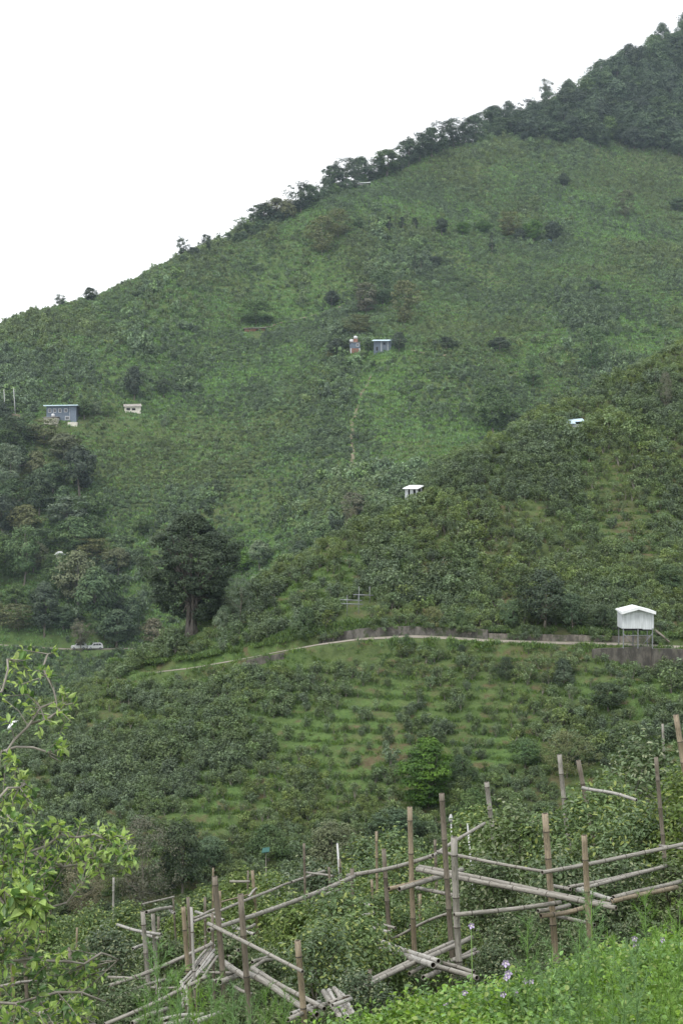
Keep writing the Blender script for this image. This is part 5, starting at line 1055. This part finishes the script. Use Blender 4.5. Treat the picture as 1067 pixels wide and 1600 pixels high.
for a in [('post', 'short dark stump post holding the pole pair at the lower middle', (PO, 577,1515,12.3, 579,1555,12.3, 7,'b')), ('post', 'short dark stump post where the long pole meets its neighbour', (PO, 551,1357,16.6, 552,1392,16.6, 6.5,'b')),
          ('post', 'thick tan post leaning out of the top of the right edge', (PO, 1054,1117,18, 1067,1196,18, 9,'t')), ('post', 'grey post top left of the pair above the right tea trees', (PO, 874,1179,22, 878,1215,22, 7.5,'g')), ('post', 'brown post with a pale rail beside it above the right tea trees', (PO, 903,1188,21, 915,1246,21, 7.5,'b')),
          ('post', 'pale grey post end rising from the broad dark tea tree', (PO, 760,1222,23, 764,1252,23, 8,'g')), ('post', 'small tan post far behind, left of the central frame', (PO, 588,1299,24, 589,1336,24, 4.5,'t')), ('post', 'pale slim post behind the central frame', (PO, 656,1397,20, 658,1468,20, 5.5,'t')),
          ('post', 'small tan stake left of the central frame', (PO, 581,1374,22, 583,1404,22, 4.5,'t')), ('post', 'thin orange brown post above the rising pole', (PO, 475,1318,21, 477,1366,21, 4.2,'b')), ('post', 'dark slim post beside the white leaning pipe', (PO, 531,1342,24, 533,1374,24, 4.5,'b')),
          ('post', 'faint dark post between the tallest central posts', (PO, 679,1312,24, 680,1334,24, 5,'b')), ('post', 'thin brown stake between the white pipes', (PO, 719,1288,27, 720,1322,27, 3.5,'b')), ('post', 'white bleached post in front of the brown hollow tree', (PO, 178,1371,32, 178,1400,32, 3.5,'p')),
          ('post', 'thin stake over the left dark tea trees', (PO, 121,1449,20, 121,1472,20, 3.2,'t')), ('post', 'grey post top in front of the domed tree at the right', (PO, 1034,1131,36, 1035,1150,36, 4,'g')), ('post', 'thin stake left above the thin back frame', (PO, 334,1356,28, 334,1372,28, 3.2,'t'))]:
    single('bamboo_post', a[1], a[2], 'single bamboo posts')
single('bamboo_rail', 'single pale rail sloping right from the brown post above the tea trees', (RA, 910,1229,20.5, 994,1250,19.5, 5.5,'p'), None, 'bamboo rail')
for (x0, y0, x1, y1, d, lab) in ((527, 1318, 531, 1376, 24, 'thin white pipe leaning beside the dark slim post'), (704, 1274, 705, 1300, 30, 'short white pipe with a capped top behind the tall brown post'), (730, 1287, 733, 1322, 26, 'thin white pipe crossing the rising rail')):
    a_ = P(x0, y0, d); b_ = to_ground(a_, P(x1, y1, d)); e = empty('white_pipe', b_); tag(e, lab, 'pipe', 'white pipes among the tea trees')
    m_ = MB(); m_.tube([b_-b_, a_-b_], 0.016, 8); m_.build('pipe', M['pvc'], e)
    if x0 == 704: m_ = MB(); m_.tube([a_-b_-Vector((0, 0, .12)), a_-b_-Vector((0, 0, .06)), a_-b_+Vector((0, 0, .02))], [0.05, 0.045, 0.02], 8); m_.build('cap', M['pvc'], e)
p = P(415, 1332, 48); m_ = MB(); m_.add([(-0.13, 0, 0), (0.13, 0, .03), (0.12, .4, .09), (-0.12, .4, .06), (-0.13, 0, -0.02), (0.13, 0, 0.01), (0.12, .4, .07), (-0.12, .4, .04)], [(0,1,2,3),(4,7,6,5),(0,4,5,1),(1,5,6,2),(2,6,7,3),(3,7,4,0)])
m_.tube([(0, 0.3, 0.03), (0, 0.3, H1(p.x, p.y)-p.z)], 0.015, 6, 1)
o_ = m_.build('sheet_cover', [M['teal'], M['twig']], None, tuple(p)); tag(o_, 'tiny teal sheet on a stake among the distant tea trees', 'sheet')

# ------------------------------------------------------------------ weed bank in front, bottom right
def weed_mesh(seed, mat, n=280, L=0.022, R=0.17, Hh=0.42):
    r = np.random.default_rng(seed); ns = 9; a = r.random(ns)*6.28; tips = np.stack([np.cos(a)*R*r.random(ns), np.sin(a)*R*r.random(ns), Hh*(0.65+0.4*r.random(ns))], 1)
    k = r.integers(0, ns, n); t = 0.2+0.8*r.random(n)**0.7
    pos = tips[k]*t[:, None]*np.array([1, 1, 1])+r.normal(size=(n, 3))*np.array([.028, .028, .012]); nr_ = unit(r.normal(size=(n, 3))*0.45+np.array([0, 0, 0.9]))
    V, Fs = leaves(r, pos, nr_, L, 0.62, True); me = mesh_np('weed_clump', V, Fs); me.materials.append(mat); return me
weed_v = [weed_mesh(500+i, M['weed']) for i in range(5)]
r = np.random.default_rng(21); n_ = 17500; y = r.uniform(5.2, 10.8, n_); x = r.uniform(-0.8, 6.0, n_)
bx = np.interp(y, [5, 7, 9, 11], [-0.35, 0.0, 0.15, 0.4]); ok = x > bx+(fbm(x*2, y*2, 9, 3)-0.5)*0.6
x, y = x[ok], y[ok]; z = height(x, y); n_ = len(x); mound = fbm(x/0.55, y/0.55, 91, 3)
def weed_extra(x, y): return 0.45*(fbm(np.asarray(x)/0.5, np.asarray(y)/0.5, 91, 3)-0.52)+0.06*np.clip(np.asarray(x)-1.2, 0, 1.5)
z = z+weed_extra(x, y); sc_ = 0.7+0.8*r.random(n_)
gn_scatter('ground_cover', np.stack([x, y, z], 1), np.stack([r.normal(size=n_)*0.25, r.normal(size=n_)*0.25, r.random(n_)*6.28], 1), np.stack([sc_]*3, 1), r.integers(0, 5, n_), weed_v, 'bright green leafy weeds covering the bank in the foreground', 'weeds')
# deeper layer of taller leafy weeds so the bank reads thick
# flowers
def bank_hit(px, py, off=0.44):
    d = np.linspace(5.0, 11.5, 500); xx = (px-CX)*d/F; zr = (CY-py)*d/F; zz = height(xx, d)+weed_extra(xx, d)+off; k = int(np.argmax(zz >= zr))
    if zz[k] < zr[k]: k = int(np.argmin(zr-zz))
    return Vector((xx[k], d[k], zr[k]))
fl = [(791,1514),(788,1520),(818,1526),(826,1526),(801,1544),(783,1546),(818,1574),(870,1597),(990,1584),(986,1460),(988,1470),(1029,1462),(970,1595),(950,1500),(724,1544),(695,1561),(787,1498),(734,1440),(1063,1588)]
for i, (px, py) in enumerate(fl):
    p = bank_hit(px, py); p.y -= 0.06; rf = 0.017 if i % 4 else 0.021; hz = p.z-H1(p.x, p.y)
    e = empty('violet_flower', (p.x, p.y, p.z-hz)); tag(e, ORD[sorted(fl).index((px, py))]+' violet flower counted from the left on the bright weed bank', 'flower', 'violet flowers on the weed bank')
    m_ = MB()
    for k in range(5):
        a_ = k*1.2566+i; c1, s1 = math.cos(a_), math.sin(a_); c2, s2 = math.cos(a_+0.5), math.sin(a_+0.5); c3, s3 = math.cos(a_-0.5), math.sin(a_-0.5)
        m_.add([(0, 0, hz), (rf*.8*c3, -0.012, hz+rf*.8*s3), (rf*1.1*c1, -0.018, hz+rf*1.1*s1), (rf*.8*c2, -0.012, hz+rf*.8*s2)], [(0, 1, 2, 3)])
    m_.build('petals', M['petal'], e)
    m_ = MB(); m_.tube([(0, -0.008, hz), (0, -0.02, hz)], 0.004, 6); m_.build('core', M['petal_core'], e)
    m_ = MB(); m_.tube([(0.01, 0.02, 0.0), (0.01, 0.01, hz*0.6), (0, 0, hz)], 0.0025, 4); m_.build('stem', M['weed'], e)
# feathery weeds
def feather_meshes(seed):
    r = np.random.default_rng(seed); mb = MB(); H = 1.0; st = [(0, 0, -0.1)]+[(0.02*math.sin(t*3+seed), 0.02*math.cos(t*2+seed), H*t) for t in (0.3, 0.6, 0.85, 1.0)]; mb.tube(st, [0.006, 0.005, 0.004, 0.003, 0.0015], 5)
    pos, dr = [], []
    for b in range(26):
        t = 0.22+0.78*b/26; a = b*2.4; ln = 0.24*(1-t)**0.7+0.05; c0 = np.array([0.02*math.sin(t*3+seed), 0.02*math.cos(t*2+seed), H*t]); d = unit(np.array([[math.cos(a), math.sin(a), 1.15]]))[0]
        mb.tube([tuple(c0), tuple(c0+d*ln)], [0.002, 0.001], 3, caps=False)
        m = int(20+ln*150)
        for s in np.linspace(0.08, 1, m):
            q = r.normal(size=3); q = q/np.linalg.norm(q); v = d*0.75+q*0.75; pos.append(c0+d*ln*s); dr.append(v/np.linalg.norm(v))
    pos = np.array(pos); dr = np.array(dr); n = len(pos); w = unit(np.cross(dr, r.normal(size=(n, 3))))*0.0028; L = (0.028+0.022*r.random(n))[:, None]
    V = np.stack([pos-w/2, pos+w/2, pos+dr*L+w*0.15, pos+dr*L-w*0.15], 1).reshape(-1, 3)
    return mb.mesh('stem'), mesh_np('foliage', V, [np.arange(n*4).reshape(n, 4)])
fe = [feather_meshes(40+i) for i in range(4)]
for i, (px, ptop, d, lab) in enumerate([(828,1438,7.2,'feathery weed rising in front of the right frame, leftmost on the bank'),(926,1398,6.6,'tall thin feathery weed in front of the tan post'),(1012,1396,7.4,'feathery weed in front of the right double rails'),(905,1450,6.3,'feathery weed low in the middle of the bank'),(868,1480,6.2,'short feathery weed left of the middle of the bank'),
        (960,1470,6.0,'feathery weed right of the middle of the bank'),(1000,1480,5.8,'soft feathery weed near the bottom right'),(1035,1450,5.9,'soft feathery weed close to the right edge'),(1062,1420,6.2,'feathery weed at the right edge'),(975,1520,5.6,'short soft feathery weed bottom right'),(1048,1520,5.5,'short soft feathery weed in the right corner'),
        (252,1478,7.4,'tall feathery weed at the bottom, leftmost of those by the poles'),(272,1520,7.2,'feathery weed next to the leftmost tall one'),(305,1545,7.0,'feathery weed under the fan of thin poles'),(325,1530,7.3,'feathery weed in front of the leftmost thick post'),(362,1548,7.1,'feathery weed between the two thick posts'),(388,1558,7.0,'feathery weed at the foot of the second thick post'),
        (415,1545,7.2,'feathery weed right of the second thick post'),(441,1556,7.1,'feathery weed left of the short tan post'),(340,1572,6.8,'short feathery weed at the bottom edge'),(285,1565,6.8,'short feathery weed at the bottom edge, by the pale poles'),(230,1555,7.0,'feathery weed by the bottom left slanting pole')]):
    x = (px-CX)*d/F; zg = H1(x, d); h = (CY-ptop)*d/F-zg; e = empty('feathery_weed', (x, d, zg), i*1.3); e.scale = (max(h*0.75, 0.8), max(h*0.75, 0.8), h); tag(e, lab, 'weed', 'feathery weeds in the foreground')
    link('stem', fe[i % 4][0], M['feather'], e); link('foliage', fe[i % 4][1], M['feather'], e)

# ------------------------------------------------------------------ close shrub at the left edge
r = np.random.default_rng(77)
root = P(-150, 1750, 5.6); root.z = H1(root.x, root.y)
e = empty('tea_tree', root); tag(e, 'close leafy branches with yellow green young leaves reaching in at the left edge', 'tea tree', None)
br = MB(); lp, ln_, ll, ly = [], [], [], []
def limb(pts, r0, r1):
    pts = [Vector(p)-root for p in pts]; q = []
    for i in range(len(pts)-1):
        for t in (0, 0.5): q.append(pts[i].lerp(pts[i+1], t)+Vector(r.normal(size=3))*0.012)
    q.append(pts[-1]); m = len(q); br.tube(q, [r0+(r1-r0)*i/(m-1) for i in range(m)], 6); return q
def twig(a, b, nl, young, size=0.042):
    a = Vector(a); b = Vector(b); m = a.lerp(b, 0.5)+Vector(r.normal(size=3))*0.02; br.tube([a, m, b], [0.0026, 0.002, 0.0012], 4, caps=False)
    d = (b-a).normalized(); rel = np.array(d)
    for i in range(nl):
        t = 0.25+0.75*(i+0.5)/nl; c_ = a.lerp(m, t*2) if t < .5 else m.lerp(b, t*2-1); tip = i >= nl-3
        v = r.normal(size=3); v -= rel*v.dot(rel); v /= np.linalg.norm(v); out = v*(0.55 if tip else 0.95)+rel*(0.85 if tip else 0.35)+np.array([0, 0, 0.12])
        lp.append(np.array(c_)); ln_.append(out/np.linalg.norm(out)); ll.append(size*(0.65+0.5*r.random())*(0.85 if tip else 1.0)); ly.append(young and (tip or r.random() < 0.45) or r.random() < 0.08)
hubs = []
def main_branch(seq, d0, d1, r0=0.0065):
    n = len(seq); pts = [P(x, y, d0+(d1-d0)*i/(n-1)) for i, (x, y) in enumerate(seq)]; q = limb([root+Vector((0, 0, 0.3))]+pts if seq[0][0] < -60 else pts, r0, 0.004); return [v for v in q]
B = [main_branch([(-120,1300),(-40,1175),(10,1165),(48,1132),(82,1092),(76,1060),(75,1022)], 5.6, 5.9), main_branch([(-40,1175),(30,1168),(70,1175),(95,1190)], 5.7, 5.8, 0.006), main_branch([(48,1132),(80,1120),(100,1102)], 5.8, 5.9, 0.006),
     main_branch([(-130,1150),(-40,1110),(5,1070),(12,1030)], 5.5, 5.6), main_branch([(-120,1420),(-30,1350),(40,1330),(95,1310),(130,1300),(165,1310),(190,1325)], 5.4, 5.7), main_branch([(40,1330),(80,1345),(120,1350),(150,1342)], 5.5, 5.7, 0.007),
     main_branch([(-120,1350),(-30,1280),(20,1240),(40,1225)], 5.3, 5.5), main_branch([(-130,1500),(-40,1430),(30,1400),(70,1395),(105,1410)], 5.1, 5.4), main_branch([(-130,1560),(-30,1510),(50,1500),(110,1505),(160,1490),(185,1500)], 5.0, 5.5),
     main_branch([(-130,1640),(-20,1570),(60,1560),(120,1540),(165,1565)], 5.0, 5.3), main_branch([(-60,1400),(0,1390),(25,1420),(40,1400)], 4.4, 4.4, 0.009), main_branch([(-130,1700),(0,1620),(80,1600),(150,1600)], 5.0, 5.3)]
allq = [v for q in B for v in q[2:]]
def tl(x, y, d=5.6, n=8, young=True, size=0.042):
    t = P(x, y, d)-root; a = min(allq, key=lambda v: (v-t).length); a = a.lerp(t, max(0.0, 1-0.24/max((a-t).length, 0.24))); twig(a, t, n+2, young, size)
for (x, y) in [(75,1018),(72,1045),(60,1068),(100,1078),(88,1060),(103,1105),(108,1128),(100,1080),(62,1095),(50,1108),(35,1100),(48,1085),(80,1128),(92,1150),(100,1170),(88,1148),(30,1018),(14,1040),(5,1060),(38,1030),(22,1075),(45,1055),(12,1095),(-6,1120),(60,1145),(100,1160),(8,1085),(30,1055),(118,1100)]:
    for k in range(1): tl(x+r.normal()*5, y+r.normal()*6, 5.6+r.random()*0.4, 7)
for (x, y) in [(25,1225),(12,1235),(40,1245),(30,1260),(5,1262),(0,1205),(22,1190),(60,1262),(78,1285),(92,1290),(52,1275)]:
    for k in range(2): tl(x+r.normal()*6, y+r.normal()*6, 5.4+r.random()*0.3, 8)
for (x, y) in [(125,1300),(150,1298),(175,1292),(190,1310),(200,1335),(185,1345),(165,1335),(140,1345),(120,1330),(100,1320),(150,1360),(178,1318),(205,1345),(110,1295),(135,1318),(170,1352)]:
    for k in range(3): tl(x+r.normal()*6, y+r.normal()*6, 5.4+r.random()*0.5, 7)
for k in range(270):
    y = r.uniform(1285, 1620); xm = np.interp(y, [1285, 1340, 1400, 1440, 1500, 1620], [60, 95, 80, 50, 110, 140]); x = -40+(xm+40)*r.random()**0.85; tl(x, y, 5.0+r.random()*0.8, 8, r.random() < 0.65, 0.043)
for (x, y) in [(5,1395),(20,1405),(35,1415),(15,1425),(50,1425),(30,1398),(62,1420)]:
    for k in range(2): tl(x+r.normal()*5, y+r.normal()*4, 4.4, 8, True, 0.062)
br.build('branches', M['twig'], e)
lp = np.array(lp); ln_ = np.array(ln_); ll = np.array(ll)[:, None]; ly = np.array(ly); n_ = len(lp); print('close leaves', n_)
sd = unit(np.cross(ln_, unit(r.normal(size=(n_, 3))*0.6+np.array([0, 0, 1])))); nn_ = np.cross(sd, ln_); W_ = ll*0.42; fo = nn_*W_*0.22
V = np.stack([lp, lp+ln_*ll*0.28+sd*W_*0.42+fo, lp+ln_*ll*0.6+sd*W_*0.45+fo, lp+ln_*ll*0.97-nn_*ll*0.10, lp+ln_*ll*0.6-sd*W_*0.45+fo, lp+ln_*ll*0.28-sd*W_*0.42+fo, lp+ln_*ll*0.5-nn_*ll*0.01], 1).reshape(-1, 3)
i7 = np.arange(n_)[:, None]*7; Fq = np.concatenate([i7+np.array([[0, 6, 2, 1]]), i7+np.array([[6, 3, 2, 2]])[:, [0, 1, 2]] if False else i7+np.array([[0, 5, 4, 6]])], 0); Ft = np.concatenate([i7+np.array([[6, 3, 2]]), i7+np.array([[6, 4, 3]])], 0)
me = mesh_np('leaves', V, [Fq, Ft], np.concatenate([ly, ly, ly, ly]).astype(int)); me.materials.append(M['shrub']); me.materials.append(M['young']); link('leaves', me, None, e)

# ------------------------------------------------------------------ haze
zlo = float(GZ.min())-1; b = MB(); b.box((-2600, -30, zlo), (2900, 1560, 460)); hz, n, o = newmat('haze_air'); pv = N(n, 'ShaderNodeVolumePrincipled')
pv.inputs['Color'].default_value = (0.68, 0.82, 1.0, 1); pv.inputs['Density'].default_value = 0.00009; pv.inputs['Anisotropy'].default_value = 0.1
n.links.new(pv.outputs[0], o.inputs['Volume']); ho = b.build('haze', hz); tag(ho, kind='stuff')
print('terrain bounds', GX.min(), GX.max(), GZ.min(), GZ.max())
